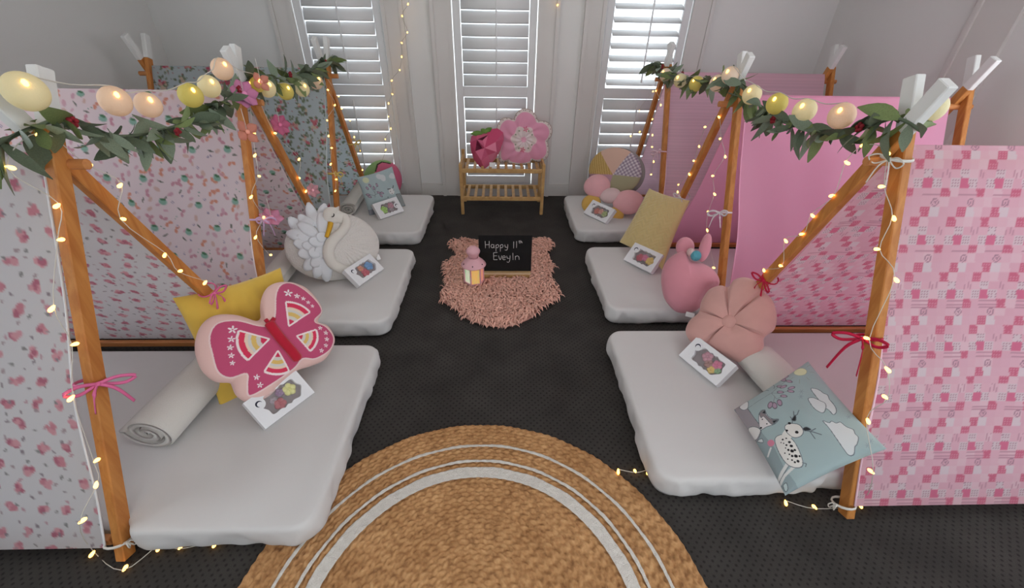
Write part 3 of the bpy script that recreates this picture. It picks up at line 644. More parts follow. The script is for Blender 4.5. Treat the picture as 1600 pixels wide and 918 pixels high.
def rb_col(U, V):
    C = np.tile((.65, .715, .725), (U.size, 1)); c = k_([(307, 402)])[0]; r = np.linalg.norm(k_([(343, 402)])[0] - c); C[np.hypot(U - c[0], V - c[1]) < r] = (.80, .82, .68)
    for x, y, rr in ((460, 362, 34), (500, 372, 34), (505, 390, 30), (600, 360, 22), (625, 350, 34)):
        c = k_([(x, y)])[0]; r = np.linalg.norm(k_([(x + rr, y)])[0] - c); C[np.hypot(U - c[0], V - c[1]) < r] = (.80, .815, .82)
    sprig(C, U, V, k_, [[(410, 610), (410, 530), (430, 465)], [(410, 560), (350, 480)], [(408, 580), (490, 545)], [(405, 590), (325, 570)]], [(430, 465, 1.2), (350, 470, 1), (320, 500, 1), (395, 500, 1.4), (490, 560, .3), (450, 555, .5), (330, 575, .2), (350, 600, .4), (480, 590, .8)], 22, .002)
    c = k_([(605, 540)])[0]; r = np.linalg.norm(k_([(640, 540)])[0] - c); C[np.hypot(U - c[0], V - c[1]) < r] = (.84, .84, .83)
    for q in ([(620, 500), (628, 470)], [(590, 510), (555, 515)]): C[dline(U, V, k_(q)) < .0035] = (.3, .3, .3)
    for x, y in ((590, 540), (630, 525), (612, 565), (560, 610)): c = k_([(x, y)])[0]; C[np.hypot(U - c[0], V - c[1]) < .004] = (.1, .1, .1)
    gpx = k_([(660, 570), (720, 560), (790, 690), (750, 712), (700, 640)]); C[inpoly(U, V, gpx)] = (.56, .58, .58); C[dline(U, V, gpx, True) < .002] = (.35, .35, .35)
    gp2 = k_([(345, 750), (400, 745), (420, 835), (370, 840)]); C[inpoly(U, V, gp2)] = (.52, .53, .56); return C
t = cush('rabbit_pillow', 'pale blue pillow printed with a rabbit, clouds and sprigs by the left shutters', 'pillow', pR, 'cushions on the mattresses')
pillow('cover', k_([(203, 360), (632, 228), (795, 700), (368, 842)]), pR, .05, M_print, t, rb_col, n=150, wr=.06)

# --- near right: velvet flower cushion and deer-print pillow
pF = Plane((1068, 538), (1170, 590), MZ, 50, .05); K = px(1000, 380, 3.827); k_ = lambda p: K(pF, p)
FO = crom(k_([(273, 530), (295, 465), (350, 415), (366, 350), (410, 280), (480, 252), (532, 262), (560, 220), (625, 203), (695, 228), (738, 285), (792, 340), (818, 430), (803, 515), (742, 565), (738, 625), (680, 690), (600, 713), (500, 668), (400, 610), (310, 592)]), 5, True); fc = k_([(540, 480)])[0]
VAL = k_([(358, 405), (522, 265), (745, 285), (748, 562), (395, 600)]); VA = [math.atan2(*(q - fc)[::-1]) for q in VAL]
def fl_h(U, V, T, A):
    g = np.ones_like(T)
    for a in VA: da = np.abs((A - a + PI) % (2 * PI) - PI); g -= .34 * np.exp(-(da / .05) ** 2) * np.clip(T * 3 - .3, 0, 1)
    return g * (1 - .42 * np.exp(-(T / .25) ** 2))
t = cush('flower_cushion', 'dusty pink velvet five-petal flower cushion, nearest on the right', 'cushion', pF, 'cushions on the mattresses')
inflate('petals', FO, pF, .075, M_plush('blush', (.80, .61, .58)), t, None, segs=360, rings=50, cen=fc, hf=fl_h, smooth_px=3)
plC = Plane((1068, 538), (1170, 590), MZ, 50, .05 + .042)
inflate('centre_button', np.array([fc + .036 * np.array([math.cos(a), math.sin(a)]) for a in np.linspace(0, 2 * PI, 30, endpoint=False)]), plC, .022, MATS['plush_blush'], t, None, segs=48, rings=10, cen=fc)

pD = Plane((1140, 655), (1218, 785), MZ, 33, .04); K = px(1100, 540, 3.531); k_ = lambda p: K(pD, p)
def mm(n_, p=(540, 560)): a, b = k_([p, (p[0] + n_, p[1])]); return float(np.linalg.norm(b - a))
def dr_col(U, V):
    C = np.tile((.615, .685, .69), (U.size, 1)); ln = mm(2.2); INK = (.40, .43, .45); D_ = lambda c: np.hypot(U - c[0], V - c[1])
    def poly(pts, fill, ink=INK, sm=True, w_=ln):
        q = k_(pts); q = crom(q, 4, True) if sm else q; C[inpoly(U, V, q)] = fill
        if ink is not None: C[dline(U, V, q, True) < w_] = ink
    def lines(pts, ink=INK, w_=ln): C[dline(U, V, k_(pts)) < w_] = ink
    def dot(x, y, r, col): C[D_(k_([(x, y)])[0]) < mm(r)] = col
    poly([(168, 355), (205, 345), (280, 430), (335, 510), (400, 590), (450, 690), (520, 790), (455, 822)], (.54, .60, .61), None)
    dot(537, 163, 43, (.62, .66, .58)); dot(537, 163, 39, (.84, .85, .70))
    for a in np.linspace(0, 2 * PI, 9)[:-1]: lines([(537 + 52 * math.cos(a), 163 + 52 * math.sin(a)), (537 + 74 * math.cos(a), 163 + 74 * math.sin(a))], (.58, .62, .58))
    def cloud(pts): poly(pts, (.80, .815, .82), INK)
    cloud([(600, 272), (625, 268), (650, 278), (668, 292), (690, 300), (700, 325), (718, 345), (735, 372), (738, 400), (722, 414), (700, 392), (668, 372), (640, 330)])
    cloud([(588, 335), (610, 325), (635, 332), (655, 342), (678, 352), (684, 378), (672, 408), (645, 404), (615, 380)])
    cloud([(668, 455), (700, 462), (715, 452), (740, 460), (760, 452), (785, 470), (800, 478), (830, 488), (840, 510), (858, 530), (850, 565), (838, 580), (832, 612), (808, 622), (785, 605), (740, 545), (700, 490)])
    for x, y in ((550, 290), (548, 320), (805, 415), (905, 565), (925, 540)):
        for a in (0, 1.05, 2.1): lines([(x - 13 * math.cos(a), y - 13 * math.sin(a)), (x + 13 * math.cos(a), y + 13 * math.sin(a))], (.55, .60, .62), ln * .8)
    sprig(C, U, V, k_, [[(235, 375), (330, 318), (385, 290), (440, 240), (470, 215)], [(385, 290), (430, 300), (490, 285)], [(385, 292), (415, 330), (440, 320)], [(405, 315), (395, 360)]],
          [(445, 207, .9), (480, 225, .4), (455, 190, -.6), (430, 255, .3), (450, 258, -.4), (435, 292, .2), (492, 288, .2), (495, 268, -.3), (455, 317, .2), (432, 352, 1.3), (405, 368, 1.3), (380, 362, 1.8)], 19, ln * .8)
    lines([(330, 270), (350, 262), (365, 270)], INK, ln); lines([(388, 232), (400, 250), (396, 262)], INK, ln)
    poly([(170, 350), (215, 330), (245, 360), (290, 425), (328, 480), (318, 520), (285, 535), (240, 470)], (.58, .55, .57)); poly([(200, 345), (245, 318), (252, 360), (225, 370)], (.84, .84, .84)); poly([(245, 470), (290, 470), (325, 495), (290, 530)], (.84, .83, .82))
    poly([(318, 405), (348, 388), (365, 420), (395, 440), (428, 445), (405, 468), (365, 480), (328, 492), (318, 470)], (.83, .81, .81)); poly([(322, 405), (350, 388), (355, 415), (385, 440), (425, 445), (395, 468), (380, 462), (345, 425), (330, 430)], (.52, .48, .49))
    poly([(335, 405), (352, 388), (356, 412)], (.12, .12, .13), sm=False); poly([(392, 450), (425, 446), (400, 465)], (.12, .12, .13), sm=False)
    for x, y, r in ((328, 482, 7), (337, 440, 4.5), (362, 466, 4.5)): dot(x, y, r, (.08, .08, .09))
    lines([(500, 470), (512, 430), (510, 405)], INK, ln * 1.3); lines([(512, 430), (530, 425), (540, 402)], INK, ln * 1.3); lines([(505, 450), (492, 432)], INK, ln * 1.3); lines([(560, 508), (620, 518), (660, 530)], INK, ln * 1.3); lines([(600, 515), (630, 500)], INK, ln * 1.3); lines([(600, 515), (625, 550)], INK, ln * 1.3)
    lines([(470, 680), (440, 715), (415, 750)], (.82, .82, .81), ln * 4); lines([(510, 690), (450, 735), (425, 770)], (.82, .82, .81), ln * 3.4); lines([(478, 690), (440, 735), (418, 758)], INK, ln * .8)
    poly([(405, 548), (450, 528), (500, 553), (535, 605), (557, 675), (530, 697), (475, 683), (430, 625)], (.86, .85, .83)); lines([(553, 672), (575, 675), (570, 690)], INK)
    poly([(440, 545), (470, 500), (500, 535), (480, 560)], (.86, .85, .83), None); poly([(462, 485), (490, 470), (540, 478), (563, 512), (548, 538), (510, 545), (475, 520)], (.86, .85, .83))
    poly([(560, 500), (580, 492), (605, 505), (575, 512)], (.14, .14, .15)); poly([(498, 450), (520, 425), (522, 455)], (.14, .14, .15))
    for x, y, r in ((473, 508, 8), (527, 517, 10), (487, 468, 9)): dot(x, y, r, (.08, .08, .09))
    rg = random.Random(2)
    for x, y, r in ((450, 555, 6), (470, 550, 5), (487, 570, 8), (497, 590, 9), (470, 585, 6), (455, 575, 4), (440, 570, 4), (480, 610, 7), (500, 615, 10), (515, 610, 7), (520, 640, 10), (500, 640, 7), (485, 632, 5), (530, 665, 8), (513, 670, 6), (498, 660, 5), (465, 600, 4), (540, 640, 6), (475, 655, 4), (460, 625, 4)): dot(x, y, r, (.10, .10, .11))
    dot(382, 565, 22, (.80, .50, .58)); lines([(380, 590), (360, 625)], (.82, .82, .81), ln * 2.5); poly([(440, 780), (460, 768), (466, 795), (452, 808)], (.70, .76, .76)); poly([(300, 540), (330, 535), (335, 555)], (.78, .80, .80))
    return C
t = cush('deer_pillow', 'pale blue square pillow printed with a spotted deer, fox and clouds', 'pillow', pD, 'cushions on the mattresses')
pillow('cover', k_([(165, 352), (575, 85), (1008, 568), (448, 826)]), pD, .055, M_print, t, dr_col, n=330, pinch=.05, wr=.05)

# --- middle right: gold embossed pillow and pink plush
pG = Plane((970, 392), (1040, 428), MZ, 48, .04); K = px(960, 280, 5.738)
def emb(U, V):
    s = .032; a = U / s; b = V / s; k = np.floor(a).astype(int) % 2; return .0035 * np.abs(np.sin(PI * (b + np.where(k == 0, a % 1, 1 - a % 1))))
t = cush('gold_pillow', 'pale gold pillow with embossed zigzag pile, middle of the right row', 'pillow', pG, 'cushions on the mattresses')
pillow('cover', K(pG, [(312, 80), (678, 190), (430, 810), (45, 562)]), pG, .055, mat('gold_minky', (.80, .715, .50), .9, sheen=.5, bump=.15, bscale=200), t, n=160, wr=.05, tex=emb)
pP = Plane((1034, 482), (1108, 500), MZ, 55, .07); K = px(1020, 340, 5.738); k_ = lambda p: K(pP, p)
t = cush('plush_toy', 'rounded pink plush toy with upright ear and teal pompom beside the tent leg', 'plush toy', pP, 'cushions on the mattresses')
M_pp = M_plush('pink', (.83, .55, .60)); cP = k_([(330, 590)])[0]
def pp_h(U, V, T, A):
    q = k_([(520, 560)])[0]; return 1 + .22 * np.exp(-((U - q[0]) ** 2 + (V - q[1]) ** 2) / .003) - .2 * np.exp(-(dline(U, V, k_([(430, 760), (470, 670), (560, 600)])) / .012) ** 2)
inflate('body', crom(k_([(250, 300), (150, 360), (90, 450), (74, 560), (95, 700), (150, 790), (225, 848), (350, 848), (430, 800), (500, 720), (590, 610), (592, 540), (545, 470), (470, 420), (400, 400), (330, 375), (300, 310)]), 5, True), pP, .095, M_pp, t, None, segs=240, rings=36, cen=cP, hf=pp_h)
def blob(nm, c, rx, ry, T, off, m, par, rot=0, K_=k_, pl=pP):
    cc = K_([c])[0]; ex = np.linalg.norm(K_([(c[0] + rx, c[1])])[0] - cc); ey_ = np.linalg.norm(K_([(c[0], c[1] + ry)])[0] - cc)
    ol = np.array([cc + [ex * math.cos(a) * math.cos(rot) - ey_ * math.sin(a) * math.sin(rot), ex * math.cos(a) * math.sin(rot) + ey_ * math.sin(a) * math.cos(rot)] for a in np.linspace(0, 2 * PI, 36, endpoint=False)])
    p2 = Plane.__new__(Plane); p2.e, p2.f, p2.n, p2.O = pl.e, pl.f, pl.n, pl.O + pl.n * off
    return inflate(nm, ol, p2, T, m, par, None, segs=72, rings=14, back=1.0, cen=cc, smooth_px=0)
blob('ear', (460, 280), 52, 128, .028, .045, M_pp, t)
blob('ear', (290, 260), 85, 90, .035, -.01, M_pp, t, .2)
blob('pompom', (335, 322), 38, 38, .024, .05, mat('pompom_blush', (.88, .74, .73), .95, bump=.8, bscale=200), t)
blob('pompom', (378, 356), 48, 46, .03, .06, mat('pompom_teal', (.38, .66, .72), .95, bump=.8, bscale=200), t)
q = k_([(330, 870)])[0]; MB().obox(pP.p3(q[0], q[1], .03), pP.e * .022, pP.f * .013, pP.n * .001).build('care_tag', MATS['tag_white'], t)

# --- far right: patchwork cushion and winged plush
pQ = Plane((898, 308), (988, 332), MZ, 70, .05); K = px(890, 215, 6.554); k_ = lambda p: K(pQ, p); cQ = k_([(465, 385)])[0]
def pq_col(U, V):
    C = np.tile((.62, .59, .585), (U.size, 1)); d = np.hypot(U - cQ[0], V - cQ[1]); a = np.degrees(np.arctan2(V - cQ[1], U - cQ[0])) % 360
    s = .018; W1 = (.79, .67, .42); st = np.where((np.floor((U + V * .5) / .012).astype(int) % 2)[:, None] == 0, W1, np.array((.70, .57, .33))); g1 = np.floor((U + V) / s).astype(int) % 2; g2 = np.floor((U - V) / s).astype(int) % 2
    gg = np.array([(.85, .82, .84), (.70, .65, .70), (.70, .65, .70), (.56, .50, .58)])[g1 + 2 * g2]
    AN = [math.degrees(math.atan2(*(q - cQ)[::-1])) % 360 for q in k_([(730, 410), (640, 140), (350, 190), (185, 370), (400, 560), (720, 560)])]
    # sectors counted from the right: gingham, peach, mustard stripe, mauve, print, sage
    def sec(a0, a1): w_ = (a1 - a0) % 360; return ((a - a0) % 360) < w_
    C[sec(AN[0], AN[1])] = gg[sec(AN[0], AN[1])]; C[sec(AN[1], AN[2])] = (.85, .71, .64); C[sec(AN[2], AN[3])] = st[sec(AN[2], AN[3])]; C[sec(AN[3], AN[4])] = (.72, .56, .62); C[sec(AN[4], AN[0])] = (.66, .64, .52)
    return C
t = cush('patchwork_cushion', 'round patchwork cushion with gingham, mustard and peach wedges and grey edge', 'cushion', pQ, 'cushions on the mattresses')
ol = np.array(k_([(468 + 270 * math.cos(x), 345 + 245 * math.sin(x)) for x in np.linspace(0, 2 * PI, 40, endpoint=False)]))
_, hQ = inflate('panels', ol, pQ, .05, M_print, t, pq_col, segs=260, rings=70, smooth_px=1)
ow = ol.mean(0) + (ol - ol.mean(0)) * 1.035
inflate('gusset', ow + np.array([.012, 0]), type('q', (), dict(e=pQ.e, f=pQ.f, n=pQ.n, O=pQ.O - pQ.n * .035, p3=lambda s, u, v, h=0: pQ.p3(u, v, h) - pQ.n * .035))(), .035, mat('grey_piping', (.58, .56, .56), .85), t, None, segs=120, rings=10, smooth_px=1)
pX = Plane((905, 324), (985, 339), MZ, 48, .045); k_ = lambda p: K(pX, p)
t = cush('winged_plush', 'pink and gold plush cushion with four rounded wings, far right mattress', 'cushion', pX, 'cushions on the mattresses')
Mp2, Mg2 = M_plush('shell', (.90, .68, .70)), M_plush('gold', (.84, .67, .34))
blob('wing', (280, 495), 138, 118, .05, 0, Mp2, t, .1, k_, pX); blob('wing', (600, 660), 165, 125, .055, 0, Mp2, t, .1, k_, pX)
blob('wing', (220, 670), 100, 92, .034, -.006, Mg2, t, 0, k_, pX); blob('wing', (465, 795), 90, 92, .034, -.004, Mg2, t, 0, k_, pX)
blob('middle', (420, 595), 110, 78, .046, .004, M_plush('cream', (.87, .76, .76)), t, .3, k_, pX)

# ---------------------------------------------------------------- gift boxes
M_card = mat('white_card', (.90, .90, .91), .45); M_tray = mat('tray_dark', (.50, .45, .46), .7); M_navy = mat('navy_print', (.13, .13, .22), .6)
M_film = mat('clear_film', (1, 1, 1), .08, alpha=.10)
def box_plane(bl, br, tilt): return Plane(bl, br, MZ, tilt)
def giftbox(label, corners, tilt, dep, cols, mirror=False):
    """corners in photograph pixels: TL, TR, BR, BL of the front face"""
    tl, tr, br, bl = corners; pl = Plane(bl, br, MZ + .002, tilt); q = pl.uvs([tl, tr, br, bl]); c = q.mean(0)
    ux = ((q[1] - q[0]) + (q[2] - q[3])) / 2; w_ = np.linalg.norm(ux); ux /= w_; uy = np.array([-ux[1], ux[0]]); uy *= np.sign(uy @ ((q[0] - q[3]) + (q[1] - q[2]))); h = abs(((q[0] - q[3]) + (q[1] - q[2])) / 2 @ uy)
    t = thing('gift_box', label, 'gift box', tuple(pl.O), 'white gift boxes on the mattresses'); P = lambda x, y, z: pl.p3(*(c + ux * x + uy * y), z + dep * math.cos(math.radians(tilt)) * .9)
    n = 96; th = np.linspace(0, 2 * PI, n, endpoint=False); W, Hh = w_ / 2, h / 2
    rect = []; hole = []
    for a in th:
        ca, sa = math.cos(a), math.sin(a); k = 1 / max(abs(ca) / W, abs(sa) / Hh); rect.append((ca * k, sa * k))
        se = ((abs(ca) / (W * .72)) ** 4 + (abs(sa) / (Hh * .68)) ** 4) ** -.25; se *= 1 - .13 * abs(math.sin(5 * a + .4)) ** 1.5; hole.append((ca * se + W * .08, sa * se))
    for cx_, cy_ in ((-1, -1), (1, -1), (1, 1), (-1, 1)):
        a = math.atan2(cy_ * Hh, cx_ * W) % (2 * PI); rect[int(round(a / (2 * PI) * n)) % n] = (cx_ * W, cy_ * Hh)
    mb = MB(); V_ = [P(*p, 0) for p in rect] + [P(*p, 0) for p in hole] + [P(*p, -dep * .45) for p in hole] + [P(*p, -dep) for p in rect]
    fs = []
    for i in range(n):
        j = (i + 1) % n; fs += [(i, j, n + j, n + i), (n + i, n + j, 2 * n + j, 2 * n + i), (j, i, 3 * n + i, 3 * n + j)]
    fs.append(tuple(range(4 * n - 1, 3 * n - 1, -1))); body = mb.add(V_, fs).build('carton', M_card, t)
    MB().add([P(*p, -dep * .44) for p in hole], [tuple(range(n))]).build('tray', M_tray, body)
    for (x, y, r, pc, nm) in cols:
        r = r * 1.3
        mm_ = mat('soap_' + nm, pc, .5); mb = MB()
        for k in range(5):
            a = k * 2 * PI / 5 + x * 3; mb.ball(P(x * W + r * .55 * math.cos(a), y * Hh + r * .55 * math.sin(a), -dep * .30), r * .50, 10, 7, pl.n, .55)
        mb.ball(P(x * W, y * Hh, -dep * .22), r * .32, 8, 6, pl.n, .7); mb.build('soap_flower', mm_, t, True)
    MB().add([P(*(np.array(p) * 1.02), -.0018) for p in hole], [tuple(range(n))]).build('film', M_film, body)
    sx = 1 if mirror else -1; lx, ly = sx * W * .66, (-Hh * .05 if mirror else Hh * .42); R_ = Hh * .36
    lab = MB().lathe(P(lx, ly, .0002), [(R_, 0), (R_, .0012)], 32, pl.n).build('round_label', M_card, body)
    cr = []
    for a in np.linspace(.9, 2 * PI - .9, 20): cr.append((R_ * .55 * math.cos(a + 2.2 + PI), R_ * .55 * math.sin(a + 2.2 + PI)))
    off = np.array([math.cos(2.2), math.sin(2.2)]) * -R_ * 0
    inn = []
    for (x, y), s in zip(cr, np.linspace(-1, 1, 20)): k = 1 - .52 * (1 - s * s); inn.append((x * k, y * k))
    Vc = [P(lx + x, ly + y, .0018) for x, y in cr] + [P(lx + x, ly + y, .0018) for x, y in inn]
    MB().add(Vc, [(i, i + 1, 20 + i + 1, 20 + i) for i in range(19)]).build('moon_logo', M_navy, body)
    return t
s3 = lambda ox, oy, s, pts: [(ox + x / s, oy + y / s) for x, y in pts]
PK, RD, YL, GN, BL, PU, GY, OR, LI = (.80, .42, .55), (.72, .25, .33), (.85, .72, .38), (.62, .78, .38), (.38, .58, .78), (.55, .42, .55), (.6, .55, .58), (.80, .52, .40), (.85, .84, .55)
giftbox('white gift box with red and pale yellow soaps leaning on the butterfly cushion', s3(360, 570, 8.343, [(170, 500), (845, 50), (1060, 385), (430, 860)]), 42, .03, [(-.12, -.28, .019, (.68, .33, .36), 'rose'), (.42, .12, .021, LI, 'pale'), (.1, .30, .014, PU, 'plum'), (-.22, .1, .012, GY, 'grey')])
giftbox('white gift box with blue and crimson soaps leaning on the swan cushion', s3(430, 310, 6.122, [(660, 685), (905, 540), (1012, 690), (775, 870)]), 42, .035, [(.42, .1, .023, BL, 'blue'), (-.05, -.3, .022, RD, 'crimson'), (-.1, .3, .016, OR, 'orange')])
giftbox('white gift box with lime green soap leaning on the rabbit-print pillow', s3(530, 230, 7.65, [(405, 690), (688, 590), (748, 780), (470, 870)]), 50, .035, [(-.36, -.05, .025, GN, 'lime'), (.28, .18, .022, (.72, .5, .56), 'mauve'), (.2, -.3, .016, GY, 'grey')], True)
giftbox('white gift box with mauve and yellow soaps leaning on the velvet flower cushion', s3(1000, 380, 3.827, [(338, 556), (562, 722), (487, 882), (255, 690)]), 42, .038, [(-.1, .25, .020, (.62, .42, .48), 'mauve'), (.42, .2, .018, PK, 'pink'), (.38, -.32, .015, YL, 'yellow'), (.58, -.1, .013, (.5, .66, .48), 'sage'), (.14, -.1, .017, (.60, .42, .40), 'brown')])
giftbox('white gift box with crimson and yellow soaps leaning on the gold pillow', s3(960, 280, 5.738, [(180, 572), (432, 685), (350, 858), (112, 742)]), 45, .045, [(-.2, -.1, .021, RD, 'crimson'), (.1, .1, .020, PK, 'pink'), (.48, -.02, .023, YL, 'yellow'), (.15, .38, .014, GY, 'grey')])
giftbox('white gift box with orange and green soaps leaning on the winged plush cushion', s3(890, 215, 6.554, [(235, 638), (462, 745), (392, 893), (168, 790)]), 45, .035, [(-.2, -.05, .022, (.74, .38, .32), 'coral'), (.1, .1, .020, (.80, .56, .5), 'peach'), (.45, 0, .021, (.62, .66, .42), 'olive')])
# ---------------------------------------------------------------- rugs
def jute_mat():
    m = mat('jute', (.72, .53, .33), .95); nt = m.node_tree; N = nt.nodes; L = nt.links; b = N['Principled BSDF']
    tc = N.new('ShaderNodeTexCoord'); n1 = N.new('ShaderNodeTexNoise'); n1.inputs['Scale'].default_value = 55; n1.inputs['Detail'].default_value = 5; L.new(tc.outputs['Object'], n1.inputs['Vector'])
    n2 = N.new('ShaderNodeTexNoise'); n2.inputs['Scale'].default_value = 6; L.new(tc.outputs['Object'], n2.inputs['Vector'])
    r1 = N.new('ShaderNodeValToRGB'); E_ = r1.color_ramp.elements; E_[0].position = .25; E_[0].color = (*lin((.56, .40, .26)), 1); E_[1].position = .75; E_[1].color = (*lin((.82, .65, .46)), 1); e = E_.new(.48); e.color = (*lin((.73, .55, .37)), 1); L.new(n1.outputs['Fac'], r1.inputs[0])
    r2 = N.new('ShaderNodeValToRGB'); r2.color_ramp.elements[0].color = (.80, .75, .70, 1); r2.color_ramp.elements[0].position = .3; r2.color_ramp.elements[1].position = .65; L.new(n2.outputs['Fac'], r2.inputs[0])
    mx = N.new('ShaderNodeMixRGB'); mx.blend_type = 'MULTIPLY'; mx.inputs[0].default_value = 1; L.new(r1.outputs[0], mx.inputs[1]); L.new(r2.outputs[0], mx.inputs[2]); L.new(mx.outputs[0], b.inputs['Base Color'])
    return m
RC = np.array([-.085, .46]); RR = .752
rug = thing('round_jute_rug', 'large round braided jute rug with white rings in the foreground', 'rug', (RC[0], RC[1], 0))
def braid(name, r0, r1, m, z=.0075, nr=None, na=1000, parent=rug, amp=1.0):
    p = .017; nr = nr or max(5, int((r1 - r0) / p * 4)); r = np.linspace(r0, r1, nr); a = np.linspace(0, 2 * PI, na, endpoint=False); A, R_ = np.meshgrid(a, r, indexing='ij'); row = np.floor(R_ / p); f = R_ / p - row
    ph = 2 * PI * np.round(2 * PI * np.maximum(row + .5, 1) * p / .034) * A / (2 * PI) * 1.0
    Z = z + amp * .0045 * np.abs(np.sin(PI * f)) + amp * .0030 * np.sin(ph + np.where(row % 2 == 0, 1, -1) * f * 2.6 + row * 1.3) + .001 * np.sin(7 * A + 3 * R_ * 9)
    Z = np.where((R_ >= r1 - 1e-6), .001, Z); w_ = .0015 * np.sin(23 * A) * (R_ > r1 - .01)
    return npobj(name, np.stack([RC[0] + (R_ + w_) * np.cos(A), RC[1] + (R_ + w_) * np.sin(A), Z], -1).reshape(-1, 3), gridf(na, nr, True), m, parent)
braid('braided_body', .004, RR, jute_mat(), nr=236)
M_wb = mat('white_cotton_braid', (.85, .83, .80), .95, bump=.6, bscale=260, var=.06, vscale=40)
for r0, r1 in ((.632, .647), (.560, .574), (.494, .543)): braid('white_ring', r0, r1, M_wb, z=.0150, nr=max(6, int((r1 - r0) / .004)), na=700, amp=.3)

fl = px(670, 330, 4.833)
FLO = crom(np.array([on_z(670 + x / 4.833, 330 + y / 4.833, .02)[:2] for x, y in [(150, 238), (200, 212), (260, 205), (340, 218), (420, 250), (560, 268), (700, 250), (780, 215), (880, 203), (935, 245), (890, 292), (920, 335), (962, 405), (925, 462), (920, 505), (975, 560), (1000, 612), (975, 665), (870, 722), (800, 800), (640, 868), (480, 876), (300, 828), (200, 750), (75, 672), (66, 612), (130, 550), (128, 480), (108, 420), (140, 370), (205, 322), (182, 285)]]), 5, True)
FLO = FLO.mean(0) + (FLO - FLO.mean(0)) * .955
fr = thing('fluffy_rug', 'small pink shaggy rug shaped like a hide in the aisle', 'rug', (FLO[:, 0].mean(), FLO[:, 1].mean(), 0))
k = len(FLO); V = [(x, y, .002) for x, y in FLO] + [(x, y, .014) for x, y in FLO]
MB().add(V, [tuple(range(k - 1, -1, -1)), tuple(range(k, 2 * k))] + [(i, (i + 1) % k, k + (i + 1) % k, k + i) for i in range(k)]).build('backing', mat('rug_backing', (.80, .58, .53), .95), fr)
mn, mx = FLO.min(0), FLO.max(0); pts = RNG.uniform(mn, mx, (30000, 2)); pts = pts[inpoly(pts[:, 0], pts[:, 1], FLO)]; _b = [on_z(757, 428, .03), on_z(831, 427, .03), on_z(741, 439, .03)]
pts = pts[~((pts[:, 0] > _b[0][0] - .05) & (pts[:, 0] < _b[1][0] + .01) & (pts[:, 1] > _b[0][1] - .05) & (pts[:, 1] < _b[0][1] + .07))]; pts = pts[np.hypot(pts[:, 0] - _b[2][0], pts[:, 1] - _b[2][1]) > .08][:9000]; n = len(pts)
dirn = np.stack([.35 * np.sin(pts[:, 1] * 9) + RNG.normal(0, .55, n) + .5 * np.sin(pts[:, 0] * 13 + 2 * pts[:, 1] * 7), -.55 + RNG.normal(0, .5, n)], 1); dirn /= np.linalg.norm(dirn, axis=1)[:, None]
Ls = RNG.uniform(.026, .056, n); hs = RNG.uniform(.010, .044, n); wd = RNG.uniform(.0032, .0062, n); Vt = []; 
for s, hz, ww in ((0, 0, 1.0), (.35, .85, 1.0), (.75, .85, .8), (1.0, .25, .12)):
    c = np.concatenate([pts + dirn * (Ls * s)[:, None], (.010 + hs * hz)[:, None]], 1); pn = np.stack([-dirn[:, 1], dirn[:, 0], np.zeros(n)], 1)
    Vt += [c - pn * (wd * ww)[:, None], c + np.array([0, 0, 1]) * (wd * ww * .9)[:, None], c + pn * (wd * ww)[:, None]]
Vt = np.stack(Vt, 1); fq = []
for i in range(3):
    for j in range(2): fq.append((i * 3 + j, i * 3 + j + 1, (i + 1) * 3 + j + 1, (i + 1) * 3 + j))
Fq = (np.arange(n)[:, None, None] * 12 + np.array(fq)[None]).reshape(-1, 4)
tint = RNG.uniform(-1, 1, n); cc = np.clip(np.array([.875, .67, .60])[None] * (1 + .09 * tint[:, None]), 0, 1)
o = npobj('pile', Vt.reshape(-1, 3), Fq, mat('pink_pile', None, .95, attr=True, sheen=.2), fr, np.repeat(cc, 12, 0)); tag(o, kind='stuff')

# ---------------------------------------------------------------- chalkboard and lantern
A, B = on_z(757, 428, .03), on_z(831, 427, .03); yb = (A[1] + B[1]) / 2; x0, x1 = on_y(748, 395, yb)[0], on_y(831, 395, yb)[0]; zt = on_y(790, 367, yb + .03)[2]; zb = .052
cb = thing('chalkboard', 'small black chalkboard with white handwriting standing on the pink rug', 'chalkboard', ((x0 + x1) / 2, yb, .02))
lean = .10; nb = nrm((0, -1, lean)); up = nrm((0, lean, 1)); W_, Hb = (x1 - x0), (zt - zb)
P = lambda x, y, z=0: np.array([x0, yb, zb]) + np.array([1, 0, 0]) * x + up * y + nb * z
M_blk = mat('chalkboard_black', (.075, .072, .075), .8, var=.25, vscale=14); M_chalk = mat('chalk', (.86, .85, .84), .95)
MB().obox(P(W_ / 2, Hb / 2, -.004), (W_ / 2, 0, 0), up * Hb / 2, nb * .004, .002).build('board', M_blk, cb)
st = MB().box(x0 + .02, x1 - .004, yb - .032, yb + .05, .016, .041, .003); st.build('stand', M_bamboo, cb)
MB().box(x0 + .02, x1 - .004, yb - .034, yb - .018, .041, .052, .002).build('ledge', mat('pale_ledge', (.82, .70, .56), .6), cb)
def bpx(x, y):   # crop pixels of the chalkboard -> board coordinates
    return ((x - 372) / 404 * W_, (455 - y) / 275 * Hb)
